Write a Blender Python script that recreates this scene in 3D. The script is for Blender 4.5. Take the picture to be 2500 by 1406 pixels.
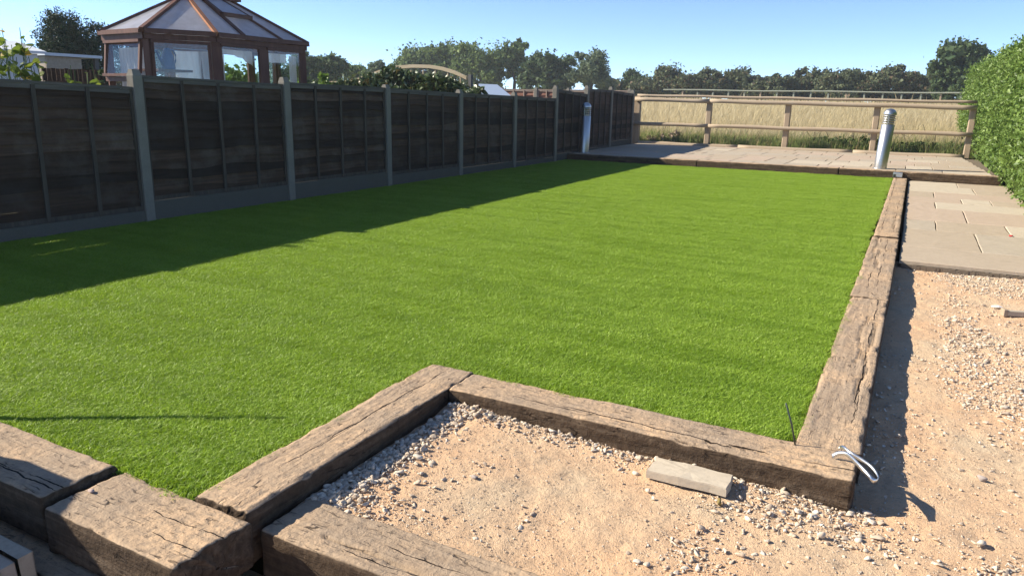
import bpy, bmesh, math, random
import numpy as np
from mathutils import Vector, Matrix

# ------------------------------------------------------------------ scene, camera, light
for o in list(bpy.data.objects): bpy.data.objects.remove(o)
S = bpy.context.scene
COL = S.collection
random.seed(7); rng = np.random.default_rng(7)
R = math.radians

FPX, CX, CY = 1816.75, 1250.0, 703.0          # calibrated lens, photograph pixels
PITCH, ROLL, YAW, CAMH = 0.246556, 0.01976, -0.48236, 1.22
_f = np.array([math.sin(YAW)*math.cos(PITCH), math.cos(YAW)*math.cos(PITCH), -math.sin(PITCH)])
_r = np.array([math.cos(YAW), -math.sin(YAW), 0.0]); _u = np.cross(_r, _f)
_r, _u = _r*math.cos(ROLL)+_u*math.sin(ROLL), -_r*math.sin(ROLL)+_u*math.cos(ROLL)
cam = bpy.data.cameras.new('camera'); cam.sensor_width = 36; cam.lens = FPX/2500*36
cam.clip_start = 0.05; cam.clip_end = 3000
co = bpy.data.objects.new('camera', cam); COL.objects.link(co)
co.matrix_world = Matrix(((_r[0], _u[0], -_f[0], 0), (_r[1], _u[1], -_f[1], 0), (_r[2], _u[2], -_f[2], CAMH), (0, 0, 0, 1)))
S.camera = co

SUN_ELEV = R(32.2); SUN_DIR = Vector((-1.0, -0.3, 0)).normalized()      # horizontal direction towards the sun
sd = Vector((SUN_DIR.x*math.cos(SUN_ELEV), SUN_DIR.y*math.cos(SUN_ELEV), math.sin(SUN_ELEV)))
W = bpy.data.worlds.new('World'); S.world = W; W.use_nodes = True
nt = W.node_tree; nt.nodes.clear()
sky = nt.nodes.new('ShaderNodeTexSky'); sky.sky_type = 'NISHITA'; sky.sun_disc = False
sky.sun_elevation = SUN_ELEV; sky.sun_rotation = math.atan2(SUN_DIR.x, SUN_DIR.y)
sky.air_density = 0.42; sky.dust_density = 0.0; sky.ozone_density = 3.0
bg = nt.nodes.new('ShaderNodeBackground'); bg.inputs[1].default_value = 0.126
wo = nt.nodes.new('ShaderNodeOutputWorld')
nt.links.new(sky.outputs[0], bg.inputs[0]); nt.links.new(bg.outputs[0], wo.inputs[0])
sl = bpy.data.lights.new('sun', 'SUN'); sl.energy = 5.0; sl.angle = R(0.55); sl.color = (1.0, 0.91, 0.76)
so = bpy.data.objects.new('sun', sl); COL.objects.link(so)
so.rotation_euler = (-sd).to_track_quat('-Z', 'Y').to_euler(); so.location = (-20, -6, 20)
vs = S.view_settings; vs.view_transform = 'Standard'; vs.look = 'None'; vs.gamma = 1.0
vs.use_curve_mapping = False; vs.exposure = 1.0
S.render.resolution_x, S.render.resolution_y = 1024, 575

# ------------------------------------------------------------------ helpers
def ray(u, v): return _f + (u-CX)/FPX*_r - (v-CY)/FPX*_u
def atY(u, v, Y): d = ray(u, v); return Vector((d[0]*Y/d[1], Y, CAMH+d[2]*Y/d[1]))
def atX(u, v, X): d = ray(u, v); return Vector((X, d[1]*X/d[0], CAMH+d[2]*X/d[0]))
def atZ(u, v, Z): d = ray(u, v); t = (Z-CAMH)/d[2]; return Vector((d[0]*t, d[1]*t, Z))

def tag(o, label=None, cat=None, group=None, kind=None):
    if label: o['label'] = label
    if cat: o['category'] = cat
    if group: o['group'] = group
    if kind: o['kind'] = kind
    return o
def mk(name, verts, faces, mat, parent=None, smooth=False):
    me = bpy.data.meshes.new(name)
    if isinstance(faces, np.ndarray):
        n, k = faces.shape
        me.vertices.add(len(verts)); me.vertices.foreach_set('co', np.asarray(verts, np.float32).ravel())
        me.loops.add(n*k); me.loops.foreach_set('vertex_index', faces.astype(np.int32).ravel())
        me.polygons.add(n); me.polygons.foreach_set('loop_start', np.arange(0, n*k, k, dtype=np.int32))
        me.update(calc_edges=True)
    else:
        me.from_pydata([tuple(v) for v in verts], [], faces)
    if smooth: me.polygons.foreach_set('use_smooth', [True]*len(me.polygons))
    if mat: me.materials.append(mat)
    me.update()
    return link(name, me, parent)
def link(name, me, parent=None):
    o = bpy.data.objects.new(name, me); COL.objects.link(o)
    if parent: o.parent = parent
    return o
def empty(name, loc=(0, 0, 0), rz=0.0, parent=None):
    o = bpy.data.objects.new(name, None); COL.objects.link(o); o.location = loc; o.rotation_euler = (0, 0, rz)
    o.empty_display_size = 0.1
    if parent: o.parent = parent
    return o

class MB:
    """collects shapes for one mesh"""
    def __init__(s): s.v = []; s.f = []
    def add(s, vs_, fs_):
        n = len(s.v); s.v += [tuple(v) for v in vs_]; s.f += [tuple(i+n for i in f) for f in fs_]; return s
    def box(s, x0, x1, y0, y1, z0, z1):
        return s.add([(x0,y0,z0),(x1,y0,z0),(x1,y1,z0),(x0,y1,z0),(x0,y0,z1),(x1,y0,z1),(x1,y1,z1),(x0,y1,z1)],
                     [(0,3,2,1),(4,5,6,7),(0,1,5,4),(1,2,6,5),(2,3,7,6),(3,0,4,7)])
    def cbox(s, x0, x1, y0, y1, z0, z1, c=0.004):
        """box with chamfered edges"""
        b = bmesh.new(); bmesh.ops.create_cube(b, size=1)
        for v in b.verts: v.co = Vector(((x0+x1)/2+v.co.x*(x1-x0), (y0+y1)/2+v.co.y*(y1-y0), (z0+z1)/2+v.co.z*(z1-z0)))
        bmesh.ops.bevel(b, geom=b.edges[:], offset=c, segments=1, affect='EDGES', profile=0.5)
        b.verts.index_update()
        s.add([v.co for v in b.verts], [tuple(v.index for v in f.verts) for f in b.faces]); b.free(); return s
    def beam(s, p0, p1, w, h, up=(0, 0, 1)):
        """box of width w and height h from p0 to p1, its top face holding the line p0-p1 in the middle"""
        p0, p1 = Vector(p0), Vector(p1); d = (p1-p0).normalized(); up = Vector(up)
        sde = d.cross(up).normalized(); u2 = sde.cross(d).normalized()
        q = []
        for p in (p0, p1):
            for a, b in ((-1, -1), (1, -1), (1, 0), (-1, 0)): q.append(p+sde*a*w/2+u2*b*h)
        return s.add(q, [(0,1,2,3),(7,6,5,4),(0,4,5,1),(1,5,6,2),(2,6,7,3),(3,7,4,0)])
    def tube(s, pts, rad, n=8, cap=True):
        pts = [Vector(p) for p in pts]; rs = rad if isinstance(rad, (list, tuple)) else [rad]*len(pts)
        base = len(s.v); ref = Vector((0, 0, 1))
        for i, p in enumerate(pts):
            d = (pts[min(i+1, len(pts)-1)]-pts[max(i-1, 0)]).normalized()
            a = d.cross(ref)
            if a.length < 0.05: a = d.cross(Vector((1, 0, 0)))
            a.normalize(); b = d.cross(a)
            for k in range(n):
                t = 2*math.pi*k/n; s.v.append(tuple(p+(a*math.cos(t)+b*math.sin(t))*rs[i]))
        for i in range(len(pts)-1):
            for k in range(n):
                A = base+i*n+k; B = base+i*n+(k+1) % n; s.f.append((A, A+n, B+n, B))
        if cap:
            s.f.append(tuple(base+k for k in range(n))); e = base+(len(pts)-1)*n; s.f.append(tuple(e+n-1-k for k in range(n)))
        return s
    def lathe(s, prof, n=32, c=(0, 0, 0)):
        base = len(s.v)
        for r, z in prof:
            for k in range(n):
                t = 2*math.pi*k/n; s.v.append((c[0]+r*math.cos(t), c[1]+r*math.sin(t), c[2]+z))
        for i in range(len(prof)-1):
            for k in range(n):
                A = base+i*n+k; B = base+i*n+(k+1) % n; s.f.append((A, B, B+n, A+n))
        return s
    def poly(s, pts, th=0.006):
        """flat slab from a polygon, thickness th below it"""
        pts = [Vector(p) for p in pts]; nrm = (pts[1]-pts[0]).cross(pts[2]-pts[0]).normalized(); n = len(pts)
        q = pts+[p-nrm*th for p in pts]
        return s.add(q, [tuple(range(n)), tuple(range(2*n-1, n-1, -1))]+[(i, i+n, (i+1) % n+n, (i+1) % n) for i in range(n)])
    def build(s, name, mat, parent=None, smooth=False): return mk(name, s.v, s.f, mat, parent, smooth)

def hash3(i, j, k, sd_):
    h = (i*374761393+j*668265263+k*2147483647+sd_*1274126177).astype(np.int64) & 0xffffffff
    h = ((h ^ (h >> 13))*1274126177) & 0xffffffff
    return ((h ^ (h >> 16)) & 0xffff)/65535.0
def vn(x, y, z, seed=0):
    """vectorised value noise, 0..1"""
    x, y, z = np.broadcast_arrays(np.asarray(x, float), np.asarray(y, float), np.asarray(z, float))
    i, j, k = np.floor(x).astype(np.int64), np.floor(y).astype(np.int64), np.floor(z).astype(np.int64)
    a, b, c = x-i, y-j, z-k; a, b, c = a*a*(3-2*a), b*b*(3-2*b), c*c*(3-2*c)
    out = 0
    for di in (0, 1):
        for dj in (0, 1):
            for dk in (0, 1):
                out = out+hash3(i+di, j+dj, k+dk, seed)*(a if di else 1-a)*(b if dj else 1-b)*(c if dk else 1-c)
    return out
def fbm(x, y, z, seed=0, o=4):
    t = 0; w = 0.5; n = 0
    for k in range(o): t = t+w*vn(x*2**k, y*2**k, z*2**k, seed+k); n += w; w /= 2
    return t/n

# ------------------------------------------------------------------ materials
class NT:
    def __init__(s, name):
        s.m = bpy.data.materials.new(name); s.m.use_nodes = True; s.t = s.m.node_tree; s.t.nodes.clear()
        s.out = s.n('ShaderNodeOutputMaterial')
    def n(s, typ, **kw):
        nd = s.t.nodes.new(typ)
        for k, v in kw.items():
            if k.startswith('_'): setattr(nd, k[1:], v)
            else: s.set(nd, k, v)
        return nd
    def set(s, nd, k, v):
        k = k.replace('__', ' ')
        i = nd.inputs[int(k[1:])] if k[0] == 'i' and k[1:].isdigit() else nd.inputs[k]
        if isinstance(v, bpy.types.NodeSocket): s.t.links.new(v, i)
        elif isinstance(v, bpy.types.Node): s.t.links.new(v.outputs[0], i)
        else: i.default_value = (*v, 1) if (hasattr(i, 'default_value') and i.type == 'RGBA' and len(v) == 3) else v
    def coord(s, kind='Object', sc=(1, 1, 1)):
        c = s.n('ShaderNodeTexCoord') if kind != 'World' else s.n('ShaderNodeNewGeometry')
        o = c.outputs[kind] if kind != 'World' else c.outputs['Position']
        mp = s.n('ShaderNodeMapping'); s.t.links.new(o, mp.inputs[0]); mp.inputs['Scale'].default_value = sc
        return mp.outputs[0]
    def noise(s, vec, scale=5, detail=4, rough=0.55, dist=0.0):
        nd = s.n('ShaderNodeTexNoise', Vector=vec, Scale=scale, Detail=detail, Roughness=rough, Distortion=dist); return nd.outputs[0]
    def ramp(s, fac, stops):
        nd = s.n('ShaderNodeValToRGB', Fac=fac); cr = nd.color_ramp
        while len(cr.elements) < len(stops): cr.elements.new(0.5)
        for e, (p, c) in zip(cr.elements, stops): e.position = p; e.color = (*c, 1) if len(c) == 3 else c
        return nd.outputs[0]
    def mix(s, fac, a, b, mode='MIX'):
        nd = s.n('ShaderNodeMix'); nd.data_type = 'RGBA'; nd.blend_type = mode
        for k, v in ((0, fac), (6, a), (7, b)):
            i = nd.inputs[k]
            if isinstance(v, bpy.types.NodeSocket): s.t.links.new(v, i)
            else: i.default_value = v if k == 0 else (*v, 1)
        return nd.outputs[2]
    def math(s, op, a, b=0.5, c=None):
        nd = s.n('ShaderNodeMath'); nd.operation = op
        for k, v in enumerate((a, b) if c is None else (a, b, c)):
            if isinstance(v, bpy.types.NodeSocket): s.t.links.new(v, nd.inputs[k])
            else: nd.inputs[k].default_value = v
        return nd.outputs[0]
    def bump(s, h, strength=0.4, dist=0.01, nrm=None):
        nd = s.n('ShaderNodeBump', Height=h, Strength=strength, Distance=dist)
        if nrm is not None: s.t.links.new(nrm, nd.inputs['Normal'])
        return nd.outputs[0]
    def pbr(s, col, rough=0.8, nrm=None, metal=0.0, spec=0.5, alpha=None, transl=None):
        p = s.n('ShaderNodeBsdfPrincipled')
        s.set(p, 'Base Color', col); s.set(p, 'Roughness', rough); s.set(p, 'Metallic', metal); s.set(p, 'Specular IOR Level', spec)
        if nrm is not None: s.set(p, 'Normal', nrm)
        if alpha is not None: s.set(p, 'Alpha', alpha)
        sh = p.outputs[0]
        if transl is not None:
            t = s.n('ShaderNodeBsdfTranslucent'); s.set(t, 'Color', col if transl is True else transl[1])
            mx = s.n('ShaderNodeMixShader'); mx.inputs[0].default_value = 0.35 if transl is True else transl[0]
            s.t.links.new(sh, mx.inputs[1]); s.t.links.new(t.outputs[0], mx.inputs[2]); sh = mx.outputs[0]
        s.t.links.new(sh, s.out.inputs[0]); return s.m

def leaf_mat(name, dark, light, rough=0.6, spec=0.15, tr=0.3, accent=None, acc=0.93):
    m = NT(name); g = m.n('ShaderNodeNewGeometry'); rnd = g.outputs['Random Per Island']
    c = m.ramp(rnd, [(0.0, dark), (0.75, tuple((a+b)/2 for a, b in zip(dark, light))), (1.0, light)])
    if accent:
        c = m.mix(m.math('GREATER_THAN', m.math('FRACT', m.math('MULTIPLY', rnd, 37.7)), acc), c, accent)
    p = m.noise(m.coord('World'), 0.8, 3)
    c = m.mix(m.math('MULTIPLY', m.math('SUBTRACT', p, 0.4), 0.9), c, light)
    return m.pbr(c, rough, spec=spec, transl=(tr, c))

def wood_mat(name, c1, c2, scale=(1.5, 28, 28), rough=0.8, bump=0.25, kind='Object', dirt=None, vary=False):
    m = NT(name); v = m.coord(kind, scale); n1 = m.noise(v, 1.0, 6, 0.6, 0.4); n2 = m.noise(m.coord(kind), 2.3, 3)
    c = m.ramp(m.math('ADD', m.math('MULTIPLY', n1, 0.75), m.math('MULTIPLY', n2, 0.25)), [(0.3, c1), (0.7, c2)])
    if dirt: c = m.mix(m.ramp(m.noise(m.coord('World'), 3.1, 5, 0.65), [(0.48, (0, 0, 0)), (0.68, (1, 1, 1))]), c, dirt)
    if vary:
        oi = m.n('ShaderNodeObjectInfo'); k_ = m.math('ADD', m.math('MULTIPLY', oi.outputs['Random'], 1.25), 0.40)
        cc = m.n('ShaderNodeCombineColor'); [m.t.links.new(k_, cc.inputs[q]) for q in range(3)]; c = m.mix(1.0, c, cc.outputs[0], 'MULTIPLY')
    return m.pbr(c, rough, m.bump(n1, bump, 0.006), spec=0.25)

M = {}
def build_materials():
    # weathered railway sleeper: dark creosoted timber, greyed, with sand trodden onto its upper face
    m = NT('sleeper_timber'); ob = m.coord('Object'); gr = m.coord('Object', (2.2, 34, 34))
    n1 = m.noise(gr, 1.0, 7, 0.62, 0.6); n2 = m.noise(ob, 4.0, 5, 0.6); n3 = m.noise(ob, 38, 5, 0.7)
    c = m.ramp(m.math('ADD', m.math('MULTIPLY', n1, 0.6), m.math('MULTIPLY', n3, 0.4)), [(0.30, (0.030, 0.019, 0.012)), (0.5, (0.085, 0.057, 0.036)), (0.72, (0.17, 0.125, 0.085))])
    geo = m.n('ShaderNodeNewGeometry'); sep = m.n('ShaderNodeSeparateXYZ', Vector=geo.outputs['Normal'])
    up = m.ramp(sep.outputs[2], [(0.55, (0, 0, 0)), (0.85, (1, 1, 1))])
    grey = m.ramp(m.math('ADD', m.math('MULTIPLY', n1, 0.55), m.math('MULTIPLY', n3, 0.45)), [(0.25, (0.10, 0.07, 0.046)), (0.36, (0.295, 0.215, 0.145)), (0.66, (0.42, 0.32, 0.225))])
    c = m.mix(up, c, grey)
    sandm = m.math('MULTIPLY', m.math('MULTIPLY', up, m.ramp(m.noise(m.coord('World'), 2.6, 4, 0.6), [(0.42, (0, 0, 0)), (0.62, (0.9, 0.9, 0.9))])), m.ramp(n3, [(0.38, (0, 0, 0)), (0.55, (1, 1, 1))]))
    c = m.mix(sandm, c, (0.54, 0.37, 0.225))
    vor = m.n('ShaderNodeTexVoronoi', Vector=m.coord('Object', (4.5, 38, 38)), Scale=1.0, Randomness=1.0); vor.feature = 'DISTANCE_TO_EDGE'
    crack = m.ramp(vor.outputs[0], [(0.0, (0, 0, 0)), (0.035, (1, 1, 1))])
    keep = m.ramp(m.noise(ob, 11, 4, 0.6), [(0.53, (1, 1, 1)), (0.64, (0.15, 0.15, 0.15))])
    flake = m.ramp(m.noise(m.coord('Object', (16, 52, 52)), 1.0, 5, 0.65, 0.8), [(0.30, (0, 0, 0)), (0.38, (1, 1, 1))])
    crk = m.math('MULTIPLY', m.math('MAXIMUM', crack, keep), m.math('MAXIMUM', flake, m.math('MULTIPLY', n2, 0.9)))
    so_ = m.n('ShaderNodeSeparateXYZ', Vector=ob); oi = m.n('ShaderNodeObjectInfo'); rnd = oi.outputs['Random']      # long drying splits
    for k_, (off, span) in enumerate(((0.37, 0.13), (0.81, 0.15))):
        c0 = m.math('MULTIPLY', m.math('SUBTRACT', m.math('FRACT', m.math('ADD', m.math('MULTIPLY', rnd, 7.3+k_), off)), 0.5), span)
        wob = m.math('MULTIPLY', m.math('SUBTRACT', m.noise(m.coord('Object', (3.1+k_, 0, 0)), 1.0, 5, 0.6), 0.5), 0.06)
        dst = m.math('ABSOLUTE', m.math('SUBTRACT', m.math('ADD', so_.outputs[1], wob), c0))
        wid = m.math('MULTIPLY', m.math('SUBTRACT', m.noise(m.coord('Object', (1.7+.6*k_, 0, 0)), 1.0, 3, 0.6), 0.47), 0.035)
        crk = m.math('MULTIPLY', crk, m.math('MAXIMUM', m.math('GREATER_THAN', dst, m.math('MINIMUM', wid, 0.0030)), m.math('SUBTRACT', 1.0, up)))
    c = m.mix(m.math('SUBTRACT', 1.0, crk), c, (0.022, 0.014, 0.009))
    hgt = m.math('ADD', m.math('ADD', m.math('MULTIPLY', n1, 0.6), m.math('MULTIPLY', n3, 0.9)), m.math('MULTIPLY', crk, 0.5))
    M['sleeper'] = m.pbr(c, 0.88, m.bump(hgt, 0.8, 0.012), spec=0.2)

    # compacted limestone hardcore with sandy fines
    m = NT('sandy_hardcore'); w = m.coord('World'); n1 = m.noise(w, 1.7, 4, 0.6); n2 = m.noise(w, 60, 6, 0.7); n3 = m.noise(w, 260, 3, 0.6); n4 = m.noise(w, 9, 5, 0.6)
    c = m.ramp(n1, [(0.32, (0.70, 0.44, 0.255)), (0.5, (0.68, 0.46, 0.282)), (0.68, (0.62, 0.475, 0.315))])
    c = m.mix(m.ramp(n4, [(0.52, (0, 0, 0)), (0.7, (0.55, 0.55, 0.55))]), c, (0.46, 0.33, 0.22))
    c = m.mix(m.ramp(n2, [(0.3, (0.75, 0.75, 0.75)), (0.47, (0, 0, 0))]), c, (0.34, 0.245, 0.165))
    c = m.mix(m.ramp(n3, [(0.58, (0, 0, 0)), (0.75, (0.55, 0.55, 0.55))]), c, (0.74, 0.62, 0.48))
    M['sand'] = m.pbr(c, 0.95, m.bump(m.math('ADD', n2, m.math('MULTIPLY', n3, 0.6)), 0.9, 0.010), spec=0.15)

    m = NT('limestone'); g = m.n('ShaderNodeNewGeometry'); n = m.noise(m.coord('World'), 90, 4)
    c = m.ramp(g.outputs['Random Per Island'], [(0, (0.42, 0.335, 0.255)), (0.35, (0.52, 0.43, 0.33)), (0.7, (0.62, 0.54, 0.43)), (0.9, (0.68, 0.62, 0.53)), (1, (0.45, 0.30, 0.20))])
    c = m.mix(m.ramp(n, [(0.4, (0.3, 0.3, 0.3)), (0.6, (0, 0, 0))]), c, (0.42, 0.31, 0.21))
    M['stone'] = m.pbr(c, 0.9, m.bump(n, 0.3, 0.004), spec=0.2)
    for k, col in (('olive', (0.25, 0.19, 0.07)), ('white', (0.7, 0.62, 0.5)), ('pink', (0.5, 0.38, 0.34)), ('grey', (0.38, 0.33, 0.3))):
        m = NT(k+'_stone'); n = m.noise(m.coord('Object'), 60, 4)
        M['stone_'+k] = m.pbr(m.mix(n, tuple(0.75*x for x in col), col), 0.85, m.bump(n, 0.3, 0.004), spec=0.25)

    # artificial turf
    m = NT('turf_blades'); oi = m.n('ShaderNodeObjectInfo'); g = m.n('ShaderNodeNewGeometry'); w = m.coord('World')
    isl = g.outputs['Random Per Island']
    c = m.ramp(isl, [(0.0, (0.095, 0.170, 0.014)), (0.35, (0.245, 0.385, 0.040)), (0.8, (0.385, 0.53, 0.078)), (1.0, (0.50, 0.61, 0.17))])
    c = m.mix(m.math('MULTIPLY', m.noise(w, 1.1, 3), 0.4), c, (0.29, 0.45, 0.026))
    c = m.mix(m.ramp(m.noise(w, 6.5, 4, 0.65), [(0.34, (0.5, 0.5, 0.5)), (0.50, (0, 0, 0))]), c, (0.125, 0.225, 0.014))
    stripe = m.noise(m.coord('World', (0.7, 5.5, 1)), 1.0, 4, 0.6)
    c = m.mix(m.ramp(stripe, [(0.36, (0.55, 0.55, 0.55)), (0.56, (0, 0, 0))]), c, (0.14, 0.25, 0.014))
    M['turf'] = m.pbr(c, 0.45, spec=0.22, transl=(0.32, (0.38, 0.54, 0.03)))
    m = NT('turf_backing'); n = m.noise(m.coord('World'), 120, 4)
    M['turf_base'] = m.pbr(m.mix(n, (0.035, 0.07, 0.006), (0.09, 0.15, 0.012)), 0.9, m.bump(n, 0.6, 0.01), spec=0.1)

    # riven sandstone paving
    for k, a, b in (('buff', (0.385, 0.31, 0.225), (0.455, 0.375, 0.28)), ('grey', (0.385, 0.325, 0.245), (0.45, 0.385, 0.30)), ('pale', (0.47, 0.40, 0.30), (0.53, 0.46, 0.36)), ('pink', (0.42, 0.325, 0.24), (0.48, 0.385, 0.30))):
        m = NT('sandstone_'+k); w = m.coord('World'); n = m.noise(w, 2.2, 5, 0.6, 0.8); n2 = m.noise(m.coord('World', (5, 9, 5)), 3, 6, 0.6); n3 = m.noise(w, 70, 4, 0.65)
        c = m.mix(n, a, b); c = m.mix(m.ramp(n2, [(0.5, (0, 0, 0)), (0.72, (0.5, 0.5, 0.5))]), c, tuple(0.72*x for x in a))
        c = m.mix(m.ramp(n3, [(0.3, (0.4, 0.4, 0.4)), (0.5, (0, 0, 0))]), c, tuple(0.7*x for x in a))
        M['slab_'+k] = m.pbr(c, 0.85, m.bump(m.math('ADD', n2, m.math('MULTIPLY', n3, 0.3)), 0.35, 0.008), spec=0.25)
    m = NT('mortar'); n = m.noise(m.coord('World'), 80, 5, 0.7)
    M['mortar'] = m.pbr(m.mix(n, (0.10, 0.08, 0.06), (0.24, 0.195, 0.145)), 0.95, m.bump(n, 0.6, 0.006), spec=0.1)

    # boundary fence
    M['board'] = wood_mat('dark_stained_board', (0.022, 0.013, 0.008), (0.078, 0.045, 0.027), (1.6, 26, 40), 0.8, 0.5, dirt=(0.075, 0.056, 0.042), vary=True)
    M['batten'] = wood_mat('weathered_batten', (0.045, 0.036, 0.028), (0.10, 0.082, 0.065), (30, 30, 2), 0.85, 0.3)
    M['cap'] = wood_mat('weathered_capping', (0.07, 0.062, 0.052), (0.16, 0.145, 0.125), (2, 30, 30), 0.85, 0.3)
    M['redboard'] = wood_mat('red_brown_board', (0.16, 0.07, 0.045), (0.28, 0.14, 0.10), (1.6, 26, 40), 0.85, 0.3)
    M['redframe'] = wood_mat('faded_batten', (0.28, 0.20, 0.15), (0.42, 0.32, 0.25), (2, 30, 30), 0.85, 0.3)
    m = NT('concrete'); n = m.noise(m.coord('World'), 6, 5, 0.65); n2 = m.noise(m.coord('World'), 110, 4, 0.7)
    c = m.mix(n, (0.16, 0.145, 0.118), (0.27, 0.25, 0.21)); c = m.mix(m.ramp(n2, [(0.35, (0.4, 0.4, 0.4)), (0.5, (0, 0, 0))]), c, (0.13, 0.12, 0.10))
    M['concrete'] = m.pbr(c, 0.9, m.bump(n2, 0.3, 0.004), spec=0.2)
    m = NT('mossy_concrete'); n = m.noise(m.coord('World'), 4, 5, 0.7); n2 = m.noise(m.coord('World'), 90, 4, 0.7)
    M['gravelboard'] = m.pbr(m.mix(n2, m.mix(n, (0.055, 0.052, 0.040), (0.10, 0.095, 0.078)), (0.14, 0.13, 0.11)), 0.95, m.bump(n2, 0.4, 0.004), spec=0.15)
    M['pine'] = wood_mat('pale_treated_pine', (0.31, 0.235, 0.16), (0.43, 0.345, 0.25), (1.2, 20, 20), 0.75, 0.2, dirt=(0.36, 0.295, 0.22))
    M['pine_post'] = wood_mat('pale_pine_post', (0.31, 0.235, 0.16), (0.42, 0.33, 0.235), (20, 20, 1.2), 0.75, 0.2)
    M['arch'] = wood_mat('pale_trellis_wood', (0.42, 0.33, 0.20), (0.56, 0.46, 0.31), (2, 20, 20), 0.75, 0.2)
    M['darkpost'] = wood_mat('grey_timber_post', (0.10, 0.10, 0.095), (0.17, 0.165, 0.15), (20, 20, 2), 0.85, 0.2)
    M['oldrail'] = wood_mat('grey_green_rail', (0.22, 0.24, 0.19), (0.34, 0.36, 0.29), (2, 20, 20), 0.85, 0.2)
    M['cedar'] = wood_mat('red_cedar', (0.085, 0.036, 0.024), (0.17, 0.080, 0.052), (14, 14, 3), 0.55, 0.15)
    M['cedar_lit'] = wood_mat('cedar_painted_sunlit', (0.30, 0.12, 0.055), (0.44, 0.20, 0.10), (14, 14, 3), 0.55, 0.15)  # same cedar with the sun on one hip rafter painted into its colour
    # metals, glass
    m = NT('brushed_steel'); v = m.coord('Object', (1, 1, 220)); n = m.noise(v, 3, 3)
    M['steel'] = m.pbr(m.mix(n, (0.52, 0.52, 0.51), (0.66, 0.65, 0.63)), m.math('ADD', m.math('MULTIPLY', n, 0.12), 0.32), m.bump(n, 0.05, 0.001), metal=1.0)
    m = NT('galvanised_steel'); n = m.noise(m.coord('Object'), 90, 3)
    M['galv'] = m.pbr(m.mix(n, (0.55, 0.58, 0.6), (0.75, 0.78, 0.8)), 0.32, m.bump(n, 0.1, 0.001), metal=1.0)
    m = NT('dark_steel'); M['rodsteel'] = m.pbr((0.07, 0.085, 0.075), 0.45, metal=0.6)
    m = NT('lamp_diffuser'); M['diffuser'] = m.pbr(m.mix(m.noise(m.coord('Object'), 20), (0.62, 0.58, 0.40), (0.72, 0.67, 0.48)), 0.3)
    m = NT('window_glass'); tr = m.n('ShaderNodeBsdfTransparent', Color=(0.92, 0.95, 0.95)); gl = m.n('ShaderNodeBsdfGlossy', Roughness=0.02)
    mx = m.n('ShaderNodeMixShader'); mx.inputs[0].default_value = 0.045
    m.t.links.new(tr.outputs[0], mx.inputs[1]); m.t.links.new(gl.outputs[0], mx.inputs[2]); m.t.links.new(mx.outputs[0], m.out.inputs[0]); M['glass'] = m.m
    m = NT('milky_roof_glazing'); n = m.noise(m.coord('Object', (6, 6, 1.2)), 1.4, 5, 0.6)
    M['polycarb'] = m.pbr(m.mix(n, (0.55, 0.56, 0.60), (0.80, 0.80, 0.83)), 0.16, spec=0.9, alpha=m.ramp(n, [(0.3, (0.5, 0.5, 0.5)), (0.7, (0.82, 0.82, 0.82))]), transl=(0.5, (0.8, 0.8, 0.85)))
    m = NT('net_curtain'); M['net'] = m.pbr(m.mix(m.noise(m.coord('Object'), 5), (0.66, 0.64, 0.62), (0.8, 0.78, 0.76)), 0.9, alpha=0.86, transl=(0.4, (0.8, 0.78, 0.75)))
    m = NT('blue_plastic'); M['blue'] = m.pbr(m.mix(m.noise(m.coord('Object'), 7), (0.015, 0.05, 0.17), (0.03, 0.085, 0.26)), 0.4)
    m = NT('grey_blue_sheet'); M['bluegrey'] = m.pbr(m.mix(m.noise(m.coord('Object'), 3), (0.20, 0.26, 0.36), (0.25, 0.31, 0.42)), 0.4)
    m = NT('white_board'); M['white'] = m.pbr(m.mix(m.noise(m.coord('Object'), 9), (0.62, 0.66, 0.68), (0.74, 0.77, 0.78)), 0.6)
    m = NT('roofing_felt'); M['felt'] = m.pbr(m.mix(m.noise(m.coord('Object'), 30), (0.035, 0.04, 0.05), (0.07, 0.075, 0.09)), 0.9)
    M['clap'] = wood_mat('pale_clapboard', (0.36, 0.30, 0.22), (0.50, 0.43, 0.33), (2, 20, 20), 0.8, 0.2)
    m = NT('woven_polypropylene'); n = m.noise(m.coord('Object', (60, 60, 60)), 3, 2); M['bag'] = m.pbr(m.mix(n, (0.55, 0.55, 0.53), (0.7, 0.7, 0.68)), 0.7, m.bump(n, 0.3, 0.004))
    m = NT('paper'); M['paper'] = m.pbr(m.mix(m.noise(m.coord('Object'), 40), (0.66, 0.66, 0.7), (0.8, 0.8, 0.82)), 0.7)
    m = NT('red_plastic'); M['red'] = m.pbr(m.mix(m.noise(m.coord('Object'), 40), (0.5, 0.03, 0.03), (0.62, 0.06, 0.06)), 0.5)
    M['bark'] = wood_mat('bark', (0.05, 0.042, 0.032), (0.12, 0.10, 0.078), (12, 12, 2), 0.9, 0.5)
    # foliage
    M['l_mid'] = leaf_mat('mid_green_leaves', (0.080, 0.130, 0.045), (0.21, 0.275, 0.10))
    M['l_dark'] = leaf_mat('dark_green_leaves', (0.042, 0.076, 0.034), (0.12, 0.165, 0.07))
    M['l_grey'] = leaf_mat('grey_green_leaves', (0.088, 0.13, 0.075), (0.21, 0.255, 0.15))
    M['l_brown'] = leaf_mat('hawthorn_leaves', (0.068, 0.092, 0.050), (0.175, 0.20, 0.110), accent=(0.20, 0.14, 0.095), acc=0.90)
    M['l_conifer'] = leaf_mat('conifer_sprays', (0.022, 0.046, 0.024), (0.060, 0.092, 0.040), tr=0.12)
    M['l_hedge'] = leaf_mat('hedge_leaves', (0.075, 0.14, 0.024), (0.23, 0.33, 0.075), rough=0.45, spec=0.3, tr=0.32)
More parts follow.
